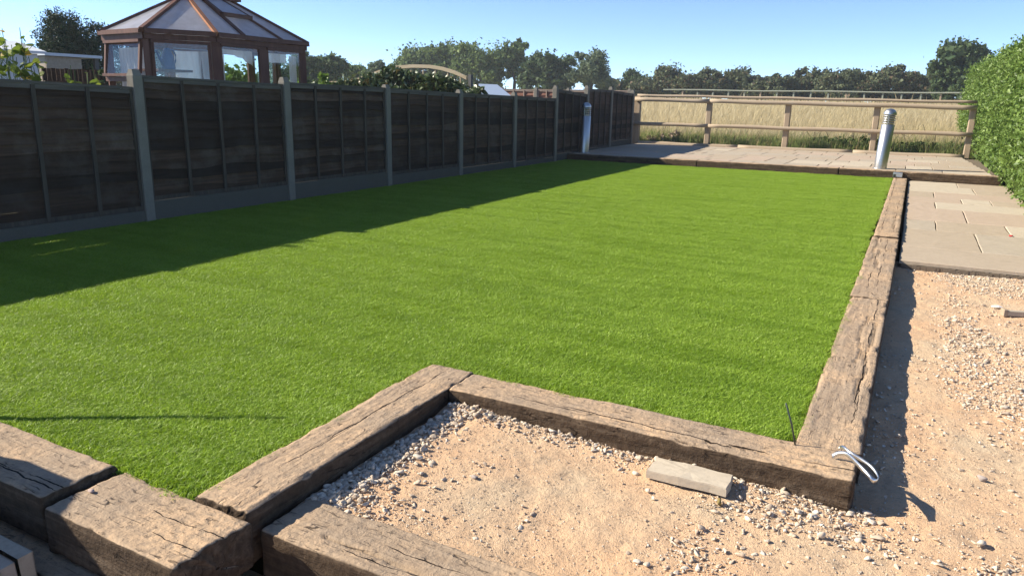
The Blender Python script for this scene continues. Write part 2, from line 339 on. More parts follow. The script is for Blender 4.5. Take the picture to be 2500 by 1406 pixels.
    M['l_climb'] = leaf_mat('climber_leaves', (0.045, 0.075, 0.024), (0.13, 0.175, 0.07), rough=0.35, spec=0.45, tr=0.2, accent=(0.14, 0.10, 0.03), acc=0.93)
    M['l_yel'] = leaf_mat('yellow_green_leaves', (0.08, 0.14, 0.02), (0.26, 0.30, 0.045), tr=0.4, accent=(0.42, 0.28, 0.03), acc=0.9)
    M['l_bramble'] = leaf_mat('bramble_leaves', (0.03, 0.06, 0.02), (0.10, 0.14, 0.05), tr=0.25)
    M['hay'] = leaf_mat('dry_meadow_grass', (0.52, 0.43, 0.24), (0.76, 0.66, 0.42), rough=0.7, spec=0.2, tr=0.3)
    M['verge'] = leaf_mat('green_verge_grass', (0.17, 0.24, 0.06), (0.40, 0.44, 0.17), rough=0.6, spec=0.2, tr=0.3, accent=(0.4, 0.32, 0.16), acc=0.75)
    m = NT('hedge_inner_shade'); M['hedge_core'] = m.pbr(m.mix(m.noise(m.coord('World'), 9, 4), (0.02, 0.028, 0.01), (0.05, 0.06, 0.022)), 0.95, spec=0.1)  # dark colour stands in for the shade between the leaves
    # open ground: dry meadow beyond the rail fence, soil and rough grass elsewhere
    m = NT('meadow_and_soil'); w = m.coord('World'); sp = m.n('ShaderNodeSeparateXYZ', Vector=w)
    n = m.noise(m.coord('World', (0.6, 0.25, 1)), 1.3, 5, 0.6); n2 = m.noise(w, 14, 5, 0.7)
    hay = m.mix(n, (0.50, 0.42, 0.25), (0.62, 0.53, 0.34)); hay = m.mix(m.ramp(n2, [(0.35, (0.5, 0.5, 0.5)), (0.55, (0, 0, 0))]), hay, (0.38, 0.29, 0.14))
    soil = m.mix(n2, (0.06, 0.045, 0.03), (0.10, 0.10, 0.04))
    M['ground'] = m.pbr(m.mix(m.ramp(m.math('MULTIPLY', m.math('SUBTRACT', sp.outputs[1], 21.0), 0.5), [(0.2, (0, 0, 0)), (0.9, (1, 1, 1))]), soil, hay), 0.95, m.bump(n2, 0.5, 0.03), spec=0.1)
build_materials()

# ------------------------------------------------------------------ the setting: ground, lawn, hardcore
def ground_z(x, y):
    rise = np.clip((y-25)/36.0, 0, 1)*1.38
    z = np.where(y > 20.75, 0.09+rise, -0.05)
    return np.where((y < 20.7) & (x > -6.62) & (x < 1.62), -0.43, z)
def build_ground():
    xs = np.unique(np.concatenate([np.linspace(-160, -30, 8), np.linspace(-30, 30, 31), [-6.64, -6.6, 1.60, 1.64], np.linspace(30, 120, 6)]))
    ys = np.unique(np.concatenate([np.linspace(-40, -10, 4), np.linspace(-10, 20.68, 12), [20.72, 20.78], np.linspace(21, 80, 40), np.linspace(80, 240, 8)]))
    X, Y = np.meshgrid(xs, ys, indexing='ij'); Z = ground_z(X, Y)
    nx, ny = X.shape; idx = np.arange(nx*ny).reshape(nx, ny)
    F = np.stack([idx[:-1, :-1], idx[1:, :-1], idx[1:, 1:], idx[:-1, 1:]], -1).reshape(-1, 4)
    o = mk('ground', np.stack([X, Y, Z], -1).reshape(-1, 3), F, M['ground']); tag(o, kind='structure')
build_ground()

XF = -6.56                                # fence line
LAWN = [(XF, 1.39), (-1.845, 1.39), (-1.845, 2.76), (-0.245, 2.76), (-0.245, 15.0), (XF-0.04, 15.0)]
o = mk('lawn', [(x, y, -0.012) for x, y in LAWN]+[(x, y, -0.10) for x, y in LAWN], [(0,1,2,3,4,5)]+[(i, i+6, (i+1) % 6+6, (i+1) % 6) for i in range(6)], M['turf_base']); tag(o, kind='structure')

def build_turf():
    """short blades of artificial grass: one patch of blades repeated over a cloud of points (geometry nodes)"""
    nb = 900; r = 0.115*np.sqrt(rng.random(nb)); a = rng.random(nb)*6.283
    cx_, cy_ = r*np.cos(a), r*np.sin(a)
    hh = rng.uniform(0.014, 0.028, nb); wd = rng.uniform(0.0007, 0.0014, nb); yaw = rng.random(nb)*6.283
    ln = np.radians(rng.uniform(20, 78, nb)); la = rng.normal(0.6, 1.25, nb)
    dx, dy = np.cos(la)*np.sin(ln), np.sin(la)*np.sin(ln); dz = np.cos(ln)
    sx, sy = np.cos(yaw)*wd, np.sin(yaw)*wd
    z0 = np.full(nb, -0.012)
    P = np.zeros((nb, 5, 3))
    P[:, 0] = np.stack([cx_-sx, cy_-sy, z0], -1); P[:, 1] = np.stack([cx_+sx, cy_+sy, z0], -1)
    mx, my, mz = cx_+dx*hh*0.35, cy_+dy*hh*0.35, z0+hh*0.62
    P[:, 2] = np.stack([mx+sx, my+sy, mz], -1); P[:, 3] = np.stack([mx-sx, my-sy, mz], -1)
    P[:, 4] = np.stack([cx_+dx*hh*1.25, cy_+dy*hh*1.25, z0+hh*(0.5+0.5*dz)], -1)
    b = np.arange(nb)[:, None]*5
    F = np.concatenate([b+[0, 1, 2], b+[0, 2, 3], b+[3, 2, 4]])
    # points
    pts = []
    step = 0.082
    for x in np.arange(XF+0.02, -0.25, step):
        for y in np.arange(1.42, 14.98, step):
            px, py = x+random.uniform(-.04, .04), y+random.uniform(-.04, .04)
            m_ = 0.095
            if px > -1.845-m_ and py < 2.76+m_: continue
            if px > -0.245-m_ or py < 1.39+m_ or py > 14.97-m_ or px < XF: continue
            pts.append((px, py, 0.0))
    edges = [((XF, 1.39), (-1.845, 1.39), (0, 1)), ((-1.845, 1.39), (-1.845, 2.76), (-1, 0)), ((-1.845, 2.76), (-0.245, 2.76), (0, 1)), ((-0.245, 2.76), (-0.245, 14.97), (-1, 0)), ((-0.245, 14.97), (XF, 14.97), (0, -1))]
    for (ax, ay), (bx, by), (ix, iy) in edges:
        L = math.hypot(bx-ax, by-ay); n = int(L/0.05)
        for k in range(n):
            t = (k+random.random())/n; q = random.uniform(0.078, 0.125)
            pts.append((ax+(bx-ax)*t+ix*q, ay+(by-ay)*t+iy*q, 0.0))
    pts = [p for p in pts if p[0] < -0.325 and p[1] > 1.47 and not (p[0] > -1.922 and p[1] < 2.838)]
    pts = np.array(pts); n0 = nb*5
    V = np.concatenate([P.reshape(-1, 3), pts])
    o = mk('turf', V, F, M['turf'])
    me = o.data
    at = me.attributes.new('is_point', 'FLOAT', 'POINT'); at.data.foreach_set('value', np.concatenate([np.zeros(n0), np.ones(len(pts))]).astype(np.float32))
    g = bpy.data.node_groups.new('turf_scatter', 'GeometryNodeTree')
    g.interface.new_socket('Geometry', in_out='INPUT', socket_type='NodeSocketGeometry'); g.interface.new_socket('Geometry', in_out='OUTPUT', socket_type='NodeSocketGeometry')
    N = g.nodes.new; L_ = g.links.new
    gi, go = N('NodeGroupInput'), N('NodeGroupOutput')
    na = N('GeometryNodeInputNamedAttribute'); na.data_type = 'FLOAT'; na.inputs[0].default_value = 'is_point'
    cmp = N('FunctionNodeCompare'); cmp.data_type = 'FLOAT'; cmp.operation = 'GREATER_THAN'; cmp.inputs[1].default_value = 0.5
    L_(na.outputs[0], cmp.inputs[0])
    sp = N('GeometryNodeSeparateGeometry'); sp.domain = 'POINT'; L_(gi.outputs[0], sp.inputs[0]); L_(cmp.outputs[0], sp.inputs[1])
    m2p = N('GeometryNodeMeshToPoints'); L_(sp.outputs[0], m2p.inputs[0])
    iop = N('GeometryNodeInstanceOnPoints'); L_(m2p.outputs[0], iop.inputs['Points']); L_(sp.outputs[1], iop.inputs['Instance'])
    rv = N('FunctionNodeRandomValue'); rv.data_type = 'FLOAT_VECTOR'; rv.inputs[0].default_value = (-0.05, -0.05, -1.2); rv.inputs[1].default_value = (0.05, 0.05, 1.2)
    L_(rv.outputs[0], iop.inputs['Rotation'])
    r2 = N('FunctionNodeRandomValue'); r2.data_type = 'FLOAT'; r2.inputs[2].default_value = 0.78; r2.inputs[3].default_value = 1.2
    L_(r2.outputs[1], iop.inputs['Scale'])
    L_(iop.outputs[0], go.inputs[0])
    md = o.modifiers.new('scatter', 'NODES'); md.node_group = g
    tag(o, 'short bright green artificial grass covering the whole lawn', 'grass', kind='stuff')
build_turf()

def hard_z(x, y):
    """surface of the hardcore bed"""
    pit = np.clip((-0.9-x)/0.6, 0, 1)*np.clip((3.0-y)/0.3, 0, 1)
    z = -0.098+0.022*pit
    z = z+0.02*np.clip((x-0.5)/0.6, 0, 1)
    heap = np.exp(-((y-2.50)/0.07)**2)*np.clip((-0.15-x)/0.3, 0, 1)*(x > -1.7)*0.022
    heapA = np.exp(-((x+1.56)/0.07)**2)*(y < 2.6)*(y > 1.6)*0.004
    end = np.exp(-((x-0.0)/0.14)**2-((y-2.62)/0.2)**2)*0.025
    return z+heap+heapA-end+(fbm(x*2.2, y*2.2, 0, 3)-0.5)*0.03+(fbm(x*14, y*14, 0, 9)-0.5)*0.012
def build_hardcore():
    xs = np.concatenate([np.arange(-1.62, 0.9, 0.013), np.arange(0.9, 1.66, 0.03)]); ys = np.concatenate([np.arange(1.60, 3.6, 0.013), np.arange(3.6, 7.3, 0.022)])
    X, Y = np.meshgrid(xs, ys, indexing='ij'); Z = hard_z(X, Y)+(vn(X*40, Y*40, 0, 5)-0.5)*0.006
    nx, ny = X.shape; idx = np.arange(nx*ny).reshape(nx, ny)
    F = np.stack([idx[:-1, :-1], idx[1:, :-1], idx[1:, 1:], idx[:-1, 1:]], -1).reshape(-1, 4)
    keep = ~((X[:-1, :-1] < -0.1) & (Y[:-1, :-1] > 2.66)).ravel()
    o = mk('hardcore_bed', np.stack([X, Y, Z], -1).reshape(-1, 3), F[keep], M['sand'], smooth=True); tag(o, kind='structure')
    # lower ground in front of the sleeper steps
    xs = np.arange(-4.6, 1.6, 0.03); ys = np.arange(-0.4, 1.62, 0.03)
    X, Y = np.meshgrid(xs, ys, indexing='ij'); Z = -0.385+(fbm(X*5, Y*5, 0, 13)-0.5)*0.05
    nx, ny = X.shape; idx = np.arange(nx*ny).reshape(nx, ny)
    F = np.stack([idx[:-1, :-1], idx[1:, :-1], idx[1:, 1:], idx[:-1, 1:]], -1).reshape(-1, 4)
    o = mk('lower_ground', np.stack([X, Y, Z], -1).reshape(-1, 3), F, M['sand'], smooth=True); tag(o, kind='structure')
build_hardcore()

# loose stone -------------------------------------------------------
def ico(sub):
    b = bmesh.new(); bmesh.ops.create_icosphere(b, subdivisions=sub, radius=1); b.verts.index_update()
    v = np.array([x.co[:] for x in b.verts]); f = np.array([[q.index for q in x.verts] for x in b.faces]); b.free(); return v, f
ICO1, ICO2 = ico(1), ico(2)
OCT = (np.array([(1,0,0),(-1,0,0),(0,1,0),(0,-1,0),(0,0,1),(0,0,-1)], float), np.array([(0,2,4),(2,1,4),(1,3,4),(3,0,4),(2,0,5),(1,2,5),(3,1,5),(0,3,5)]))
def stone_protos(base, n, seed):
    r_ = np.random.default_rng(seed); out = []
    for _ in range(n):
        v = base[0].copy()
        for _k in range(9):                         # chop with random planes for angular faces
            d = r_.normal(size=3); d /= np.linalg.norm(d); h = r_.uniform(0.28, 0.7); s = v@d; v -= np.outer(np.clip(s-h, 0, None), d)
        v *= r_.uniform(0.96, 1.04, (len(v), 1)); v *= np.array([r_.uniform(.8, 1.3), r_.uniform(.6, 1), r_.uniform(.45, .8)])
        out.append(v)
    return out
def rot_mats(n):
    q = rng.normal(size=(n, 4)); q /= np.linalg.norm(q, axis=1)[:, None]; w, x, y, z = q.T
    return np.stack([1-2*(y*y+z*z), 2*(x*y-z*w), 2*(x*z+y*w), 2*(x*y+z*w), 1-2*(x*x+z*z), 2*(y*z-x*w), 2*(x*z-y*w), 2*(y*z+x*w), 1-2*(x*x+y*y)], -1).reshape(n, 3, 3)
def stones_mesh(name, base, pos, size, mat, seed):
    pr = stone_protos(base, 14, seed); pr = np.array(pr); n = len(pos)
    k = rng.integers(0, len(pr), n); V = np.einsum('nij,nkj->nki', rot_mats(n), pr[k])*size[:, None, None]; V[:, :, 2] *= 0.62; V += pos[:, None, :]
    nv = V.shape[1]; F = (base[1][None]+(np.arange(n)*nv)[:, None, None]).reshape(-1, 3)
    return mk(name, V.reshape(-1, 3), F, mat)
def build_gravel():
    n = 200000
    x = rng.uniform(-1.6, 1.45, n); y = 1.64+(7.0-1.64)*rng.random(n)**1.35
    ok = ~((x < -0.02) & (y > 2.55)) & ~((x > 0.02) & (y > 6.98))
    x, y = x[ok], y[ok]
    clump = fbm(x*1.6, y*1.6, 0, 21, 3)
    d = np.clip((clump-0.54)*5, 0, 1)*0.22
    d = np.maximum(d, 1.8*np.exp(-((x+1.58)/0.10)**2)*(y < 2.6))                 # along sleeper A
    d = np.maximum(d, 1.7*np.exp(-((y-2.53)/0.075)**2)*(x < 0.05))                 # along sleeper B
    d = np.maximum(d, 1.3*np.exp(-((y-2.38)/0.12)**2-((x+0.15)/0.30)**2))
    d = np.maximum(d, 0.75*np.exp(-((x+0.42)/0.10)**2-((y-2.02)/0.16)**2))          # heaps
    d = np.maximum(d, 0.6*np.exp(-((x+1.42)/0.16)**2-((y-1.75)/0.09)**2))
    d = np.maximum(d, 1.0*np.clip((x-0.24)/0.14, 0, 1)*np.clip((fbm(x*2.6, y*1.7, 0, 33, 3)-0.42)*7, 0.10, 1))
    d = np.maximum(d, 0.5*np.exp(-((y-6.93)/0.12)**2)*(x > 0.05))
    d = d*(1-0.85*np.exp(-((x+0.95)/0.28)**2-((y-2.15)/0.22)**2))
    k = rng.random(len(x)) < d*0.55; x, y = x[k], y[k]; n = len(x)
    big = np.exp(-((x+1.58)/0.10)**2)*(y < 2.7)
    s = np.exp(rng.normal(math.log(0.0066), 0.45, n))*(1+0.85*big); s = np.clip(s, 0.0025, 0.021)
    z = hard_z(x, y)+s*rng.uniform(0.0, 0.55, n)
    b = s > 0.011
    pos = np.stack([x, y, z], -1)
    o = stones_mesh('gravel', ICO1, pos[~b], s[~b], M['stone'], 3); tag(o, 'loose pale limestone gravel strewn over the sandy ground', 'gravel', kind='stuff')
    o = stones_mesh('crushed_stone', ICO2, pos[b], s[b], M['stone'], 4); tag(o, 'larger angular limestone lumps lying among the gravel by the sleepers', 'stones', kind='stuff')
    n = 46000; x = rng.uniform(-1.6, 1.2, n); y = 1.64+4.4*rng.random(n)**1.5; ok = ~((x < -0.02) & (y > 2.6)); x, y = x[ok], y[ok]
    s = np.exp(rng.normal(math.log(0.0031), 0.4, len(x)))
    o = stones_mesh('grit', OCT, np.stack([x, y, hard_z(x, y)+s*0.3], -1), s, M['stone'], 5); tag(o, 'fine sandy grit scattered over the trodden hardcore', 'grit', kind='stuff')
build_gravel()

# ------------------------------------------------------------------ railway sleepers
def sleeper(label, x0, y0, x1, y1, w, top, t, res=0.012, seed=0, tilt=(0, 0), cracks=1, group='old railway sleepers edging the lawn'):
    """timber baulk whose upper middle line runs from (x0,y0) to (x1,y1)"""
    L = math.hypot(x1-x0, y1-y0); r = 0.011; n_w = max(6, int(w/res)); n_t = max(4, int(t/(res*1.3)))
    # cross-section, anticlockwise, with its outward normals
    pr, nr = [], []
    def seg(a, b, n, nn):
        for i in range(n): f_ = (i+0.5)/n; pr.append((a[0]+(b[0]-a[0])*f_, a[1]+(b[1]-a[1])*f_)); nr.append(nn)
    def arc(c, a0):
        for k in range(3): a_ = a0+(k+0.5)/3*math.pi/2; pr.append((c[0]+r*math.cos(a_), c[1]+r*math.sin(a_))); nr.append((math.cos(a_), math.sin(a_)))
    hw = w/2
    seg((hw, -t+r), (hw, -r), n_t, (1, 0)); arc((hw-r, -r), 0); seg((hw-r, 0), (-hw+r, 0), n_w, (0, 1)); arc((-hw+r, -r), math.pi/2)
    seg((-hw, -r), (-hw, -t+r), n_t, (-1, 0)); arc((-hw+r, -t+r), math.pi); seg((-hw+r, -t), (hw-r, -t), 4, (0, -1)); arc((hw-r, -t+r), 1.5*math.pi)
    pr, nr = np.array(pr), np.array(nr); n = len(pr)
    xs = np.concatenate([[0, 0, 0, 0.004], np.arange(0.012, L-0.012, res), [L-0.004, L, L, L]])
    sc = np.ones(len(xs)); sc[0] = 0.05; sc[1] = 0.55; sc[2] = 0.93; sc[-1] = 0.05; sc[-2] = 0.55; sc[-3] = 0.93
    X = np.repeat(xs[:, None], n, 1); ctr = np.array([0, -t/2])
    Yc = ctr[0]+(pr[:, 0]-ctr[0])[None]*sc[:, None]; Zc = ctr[1]+(pr[:, 1]-ctr[1])[None]*sc[:, None]
    s_ = seed*17.3
    low = (fbm(X*3, Yc*6+s_, Zc*6, seed, 3)-0.5)*0.011
    grain = (vn(X*7+s_, Yc*75, Zc*75, seed+1)-0.5)*0.0035+(vn(X*26, Yc*60+s_, Zc*60, seed+2)-0.5)*0.003+(vn(X*60, Yc*90+s_, Zc*90, seed+6)-0.5)*0.002
    corner = (np.abs(nr[:, 0]*nr[:, 1]) > 0.1)[None]
    chip = -np.clip(vn(X*14+s_, Yc*12, Zc*12, seed+3)-0.55, 0, 1)*0.03*corner
    disp = low+grain+chip
    body = ((sc == 1)[:, None])
    disp = np.where(body, disp, disp*0.6)
    Y2 = Yc+nr[None, :, 0]*disp; Z2 = Zc+nr[None, :, 1]*disp
    endm = np.zeros(len(xs)); endm[:3] = -1; endm[-3:] = 1
    X = X+endm[:, None]*(vn(Yc*55+s_, Zc*55, 0, seed+4)-0.5)*0.016
    r_ = random.Random(seed*31+5)
    for _ in range(cracks):                     # drying cracks along the upper face
        c0 = r_.uniform(-0.32, 0.32)*w; xa = r_.uniform(0.0, 0.5)*L; xb = xa+r_.uniform(0.25, 0.7)*L
        line = c0+(vn(X[:, :1]*4, s_, _*3.1, seed+8)-0.5)*0.035
        wdt = 0.0065*np.clip(np.minimum((X[:, :1]-xa)/0.15, (xb-X[:, :1])/0.15), 0, 1)
        up = (nr[None, :, 1] > 0.9)
        Z2 = Z2-np.where(up & (np.abs(Yc-line) < wdt), 0.011, 0)
    if tilt: Z2 = Z2+tilt[0]+(tilt[1]-tilt[0])*X/L
    m_ = len(xs); idx = np.arange(m_*n).reshape(m_, n); nx = np.roll(idx, -1, 1)
    F = np.stack([idx[:-1], idx[1:], nx[1:], nx[:-1]], -1).reshape(-1, 4)
    V = np.stack([X, Y2, Z2], -1).reshape(-1, 3)
    o = mk('railway_sleeper', V, F, M['sleeper'], smooth=True)
    o.location = (x0, y0, top); o.rotation_euler = (0, 0, math.atan2(y1-y0, x1-x0))
    return tag(o, label, 'sleeper', group)

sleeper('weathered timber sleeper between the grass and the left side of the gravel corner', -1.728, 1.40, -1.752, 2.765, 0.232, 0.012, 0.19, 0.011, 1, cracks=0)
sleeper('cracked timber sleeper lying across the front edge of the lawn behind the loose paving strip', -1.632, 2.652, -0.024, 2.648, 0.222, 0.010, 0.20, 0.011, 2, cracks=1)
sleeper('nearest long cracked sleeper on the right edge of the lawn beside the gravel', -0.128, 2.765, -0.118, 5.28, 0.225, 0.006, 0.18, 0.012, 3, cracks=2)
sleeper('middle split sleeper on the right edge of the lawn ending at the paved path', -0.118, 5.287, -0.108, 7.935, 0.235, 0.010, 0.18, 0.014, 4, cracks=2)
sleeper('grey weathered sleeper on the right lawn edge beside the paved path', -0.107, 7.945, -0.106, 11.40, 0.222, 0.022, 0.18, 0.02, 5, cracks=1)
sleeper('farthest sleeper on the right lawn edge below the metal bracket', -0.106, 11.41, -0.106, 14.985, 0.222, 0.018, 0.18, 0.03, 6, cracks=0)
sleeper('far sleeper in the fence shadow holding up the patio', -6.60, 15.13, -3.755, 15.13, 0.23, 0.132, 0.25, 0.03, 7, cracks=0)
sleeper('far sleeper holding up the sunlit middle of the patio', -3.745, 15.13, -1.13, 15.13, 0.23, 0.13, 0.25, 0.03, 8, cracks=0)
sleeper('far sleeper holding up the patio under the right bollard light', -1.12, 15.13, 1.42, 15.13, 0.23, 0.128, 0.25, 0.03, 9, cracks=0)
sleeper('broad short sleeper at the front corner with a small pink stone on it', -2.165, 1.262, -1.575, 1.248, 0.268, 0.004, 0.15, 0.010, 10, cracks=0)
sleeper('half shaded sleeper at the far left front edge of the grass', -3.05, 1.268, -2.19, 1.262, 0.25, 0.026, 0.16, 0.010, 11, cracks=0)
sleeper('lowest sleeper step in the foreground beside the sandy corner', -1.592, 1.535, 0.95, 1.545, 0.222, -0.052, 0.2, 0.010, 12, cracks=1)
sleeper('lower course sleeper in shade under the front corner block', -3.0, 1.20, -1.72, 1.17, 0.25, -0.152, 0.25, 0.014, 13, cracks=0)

# ------------------------------------------------------------------ paving
def slab_mesh(w, d, t, seed):
    b = MB(); n = 6
    r_ = random.Random(seed)
    def edge(a, c, k): return [(a[0]+(c[0]-a[0])*i/k, a[1]+(c[1]-a[1])*i/k) for i in range(k)]
    ring = edge((0, 0), (w, 0), 5)+edge((w, 0), (w, d), 4)+edge((w, d), (0, d), 5)+edge((0, d), (0, 0), 4)
    ring = [(x+r_.uniform(-.004, .004), y+r_.uniform(-.004, .004)) for x, y in ring]; k = len(ring)
    top = [(w/2+(x-w/2)*0.985, d/2+(y-d/2)*0.985, r_.uniform(-.002, .002)) for x, y in ring]
    v = [(x, y, -t) for x, y in ring]+[(x, y, -0.005) for x, y in ring]+top+[(w/2, d/2, 0.002)]
    f = [(i, (i+1) % k, (i+1) % k+k, i+k) for i in range(k)]+[(i+k, (i+1) % k+k, (i+1) % k+2*k, i+2*k) for i in range(k)]+[(i+2*k, (i+1) % k+2*k, 3*k) for i in range(k)]
    return v, f
KINDS = ['buff', 'grey', 'pale', 'pink', 'buff', 'grey']
def lay(parent, rows, top, t, seed):
    r_ = random.Random(seed)
    for y0, y1, xs in rows:
        for a, b in zip(xs[:-1], xs[1:]):
            if b-a < 0.05: continue
            v, f = slab_mesh(b-a-0.012, y1-y0-0.012, t, r_.random())
            o = mk('slab', v, f, M['slab_'+r_.choice(KINDS)], parent); o.location = (a+0.006, y0+0.006, top+r_.uniform(-.003, .003)); o.rotation_euler = (r_.uniform(-.002, .002), r_.uniform(-.002, .002), 0)
def build_paving():
    o = MB().box(0.03, 1.52, 7.04, 15.01, -0.16, -0.052).build('path', M['mortar']); tag(o, kind='structure')
    # ragged bedding edge
    b = MB()
    for k in range(60): x = 0.05+k*0.0235; b.box(x, x+0.0235, 6.985+.03*(float(fbm(x*9, 0, 0, 3))-.5)+random.uniform(-.004, .004), 7.06, -0.16, -0.059+random.uniform(-.004, .003))
    bb = b.build('mortar_edge', M['mortar'], o)
    rows = [(7.0, 7.78, [.03, 1.50]), (7.78, 8.95, [.03, .685, 1.50]), (8.95, 9.75, [.03, .345, 1.02, 1.5]), (9.75, 10.95, [.03, .67, 1.5]), (10.95, 11.75, [.03, .376, 1.5]),
            (11.75, 12.35, [.03, .71, 1.06, 1.5]), (12.35, 13.2, [.03, .386, 1.5]), (13.2, 14.15, [.03, .95, 1.5]), (14.15, 15.0, [.03, .76, 1.5])]
    lay(o, rows, -0.022, 0.032, 3)
    p = MB().box(-6.85, 1.40, 15.25, 20.62, -0.05, 0.085).build('patio', M['mortar']); tag(p, kind='structure')
    r_ = random.Random(11); rows = []; y = 15.252
    for d in (0.62, 0.9, 0.6, 0.62, 0.9, 0.6, 0.6, 0.52):
        xs = [-6.80]; 
        while xs[-1] < 1.1-0.3:
            xs.append(xs[-1]+r_.choice([0.6, 0.6, 0.9, 0.9, 0.45, 0.75]))
        xs[-1] = 1.30-(y-15.25)*0.045
        rows.append((y, y+d, xs)); y += d
    lay(p, rows, 0.122, 0.034, 5)
build_paving()

# ------------------------------------------------------------------ close-board lap fence with concrete posts
def panel(fence, a, b, z0, ta, tb, seed, mats=('board', 'batten', 'cap'), nb=3, face=1, boards=12):
    """one lap panel between points a and b (2D); built along local +X, its battened face towards local -Y*face"""
    a, b = Vector((a[0], a[1], 0)), Vector((b[0], b[1], 0)); L = (b-a).length
    rz = math.atan2(b.y-a.y, b.x-a.x); r_ = random.Random(seed); d = -face
    m = MB(); hz = lambda x: ta+(tb-ta)*x/L
    # frame: end stiles, bottom rail; the cap is a sub-part
    m.box(0, 0.035, d*0.002, d*0.024, z0, ta-0.03); m.box(L-0.035, L, d*0.002, d*0.024, z0, tb-0.03); m.box(0.035, L-0.035, d*0.004, d*0.022, z0, z0+0.04)
    p = m.build('panel', M[mats[1]], fence); p.location = (a.x, a.y, 0); p.rotation_euler = (0, 0, rz)
    c = MB(); c.add([(0, -0.03, ta-0.022), (L, -0.03, tb-0.022), (L, 0.03, tb-0.022), (0, 0.03, ta-0.022), (0, -0.03, ta), (L, -0.03, tb), (L, 0.03, tb), (0, 0.03, ta)],
                    [(0,3,2,1),(4,5,6,7),(0,1,5,4),(1,2,6,5),(2,3,7,6),(3,0,4,7)]).build('capping_rail', M[mats[2]], p)
    c = MB(); c.add([(0.03, d*0.003, ta-0.062), (L-0.03, d*0.003, tb-0.062), (L-0.03, d*0.022, tb-0.062), (0.03, d*0.022, ta-0.062), (0.03, d*0.003, ta-0.024), (L-0.03, d*0.003, tb-0.024), (L-0.03, d*0.022, tb-0.024), (0.03, d*0.022, ta-0.024)],
                    [(0,3,2,1),(4,5,6,7),(0,1,5,4),(1,2,6,5),(2,3,7,6),(3,0,4,7)]).build('top_rail', M[mats[2]], p)
    for k in range(nb):
        x = L*(k+1)/(nb+1)+r_.uniform(-.02, .02); lean = r_.uniform(-.012, .012)
        MB().beam((x, d*0.012, z0+0.01), (x+lean, d*0.012, hz(x)-0.03), 0.034, 0.021, (0, 1, 0)).build('batten', M[mats[1]], p)
    H = min(ta, tb)-z0; st = H/boards
    for k in range(boards+1):
        zb = z0+k*st; zt = min(zb+st*1.32, 9)
        n = 14; v = []; s1 = r_.random()*99
        for i in range(n+1):
            x = 0.004+(L-0.008)*i/n
            wob = (fbm(x*1.7, s1, 0, seed+k, 3)-0.5)*0.07
            top_ = min(zt+wob*0.7, hz(x)-0.023); bot = min(zb+wob, top_-0.004)
            # feather-edged board leaning out at its lower edge
            v += [(x, d*0.014, bot), (x, -d*0.004, bot), (x, -d*0.019, top_), (x, -d*0.016, top_)]
        f = []
        for i in range(n):
            q = 4*i
            for j in range(4): f.append((q+j, q+4+j, q+4+(j+1) % 4, q+(j+1) % 4))
        f += [(0, 1, 2, 3), (4*n+3, 4*n+2, 4*n+1, 4*n)]
        mk('board', v, f, M[mats[0]], p)
    return p
def conc_post(fence, x, y, top, w=0.10, bot=-0.45):
    m = MB(); h = w/2; tp = 0.05
    m.cbox(x-h, x+h, y-h, y+h, bot, top-tp, 0.006)
    q = 0.024                                              # weathered top: sloping to a ridge
    m.add([(x-h+.003, y-h+.003, top-tp-.004), (x+h-.003, y-h+.003, top-tp-.004), (x+h-.003, y+h-.003, top-tp-.004), (x-h+.003, y+h-.003, top-tp-.004), (x-q, y-h+.012, top), (x+q, y-h+.012, top), (x+q, y+h-.012, top), (x-q, y+h-.012, top)],
          [(4,5,6,7),(0,1,5,4),(1,2,6,5),(2,3,7,6),(3,0,4,7)])
    return m.build('post', M['concrete'], fence)
def build_fence():
    F = empty('boundary_fence', (XF, 8, 0)); F.location = (0, 0, 0)
    tag(F, 'dark brown lap panel fence with grey concrete posts along the left of the lawn', 'fence')
    PX = [(XF, .91), (XF, 2.84), (XF, 4.77), (XF, 6.70), (XF, 8.63), (XF, 10.56), (XF, 12.46), (XF-.01, 14.30), (XF-.12, 16.24), (XF-.24, 18.10), (XF-.32, 19.98)]
    TP = [1.36, 1.36, 1.435, 1.43, 1.40, 1.375, 1.37, 1.53, 1.58, 1.60, 1.56]
    for (x, y), t in zip(PX, TP): conc_post(F, x, y, t)
    tops = [(1.31, 1.31), (1.33, 1.275), (1.385, 1.352), (1.375, 1.358), (1.352, 1.318), (1.32, 1.30), (1.30, 1.28), (1.465, 1.39), (1.51, 1.515), (1.51, 1.46)]
    zb = [0.10, 0.11, 0.19, 0.20, 0.15, 0.12, 0.10, 0.15, 0.17, 0.26]
    for k in range(10):
        (x0, y0), (x1, y1) = PX[k], PX[k+1]; d = Vector((x1-x0, y1-y0)).normalized()
        a = (x0+d.x*.045, y0+d.y*.045); b = (x1-d.x*.045, y1-d.y*.045)
        # panel runs along +Y: local -Y is +X (lawn side)
        panel(F, a, b, zb[k]+.004, tops[k][0], tops[k][1], 40+k, nb=3 if k else 3)
        g = MB(); mid = ((a[0]+b[0])/2, (a[1]+b[1])/2); L = math.hypot(b[0]-a[0], b[1]-a[1])
        g.cbox(0, L, -0.027, 0.027, -0.25, zb[k], 0.005); o = g.build('gravel_board', M['gravelboard'], F); o.location = (a[0]+.002, a[1], 0); o.rotation_euler = (0, 0, math.atan2(b[1]-a[1], b[0]-a[0]))
build_fence()
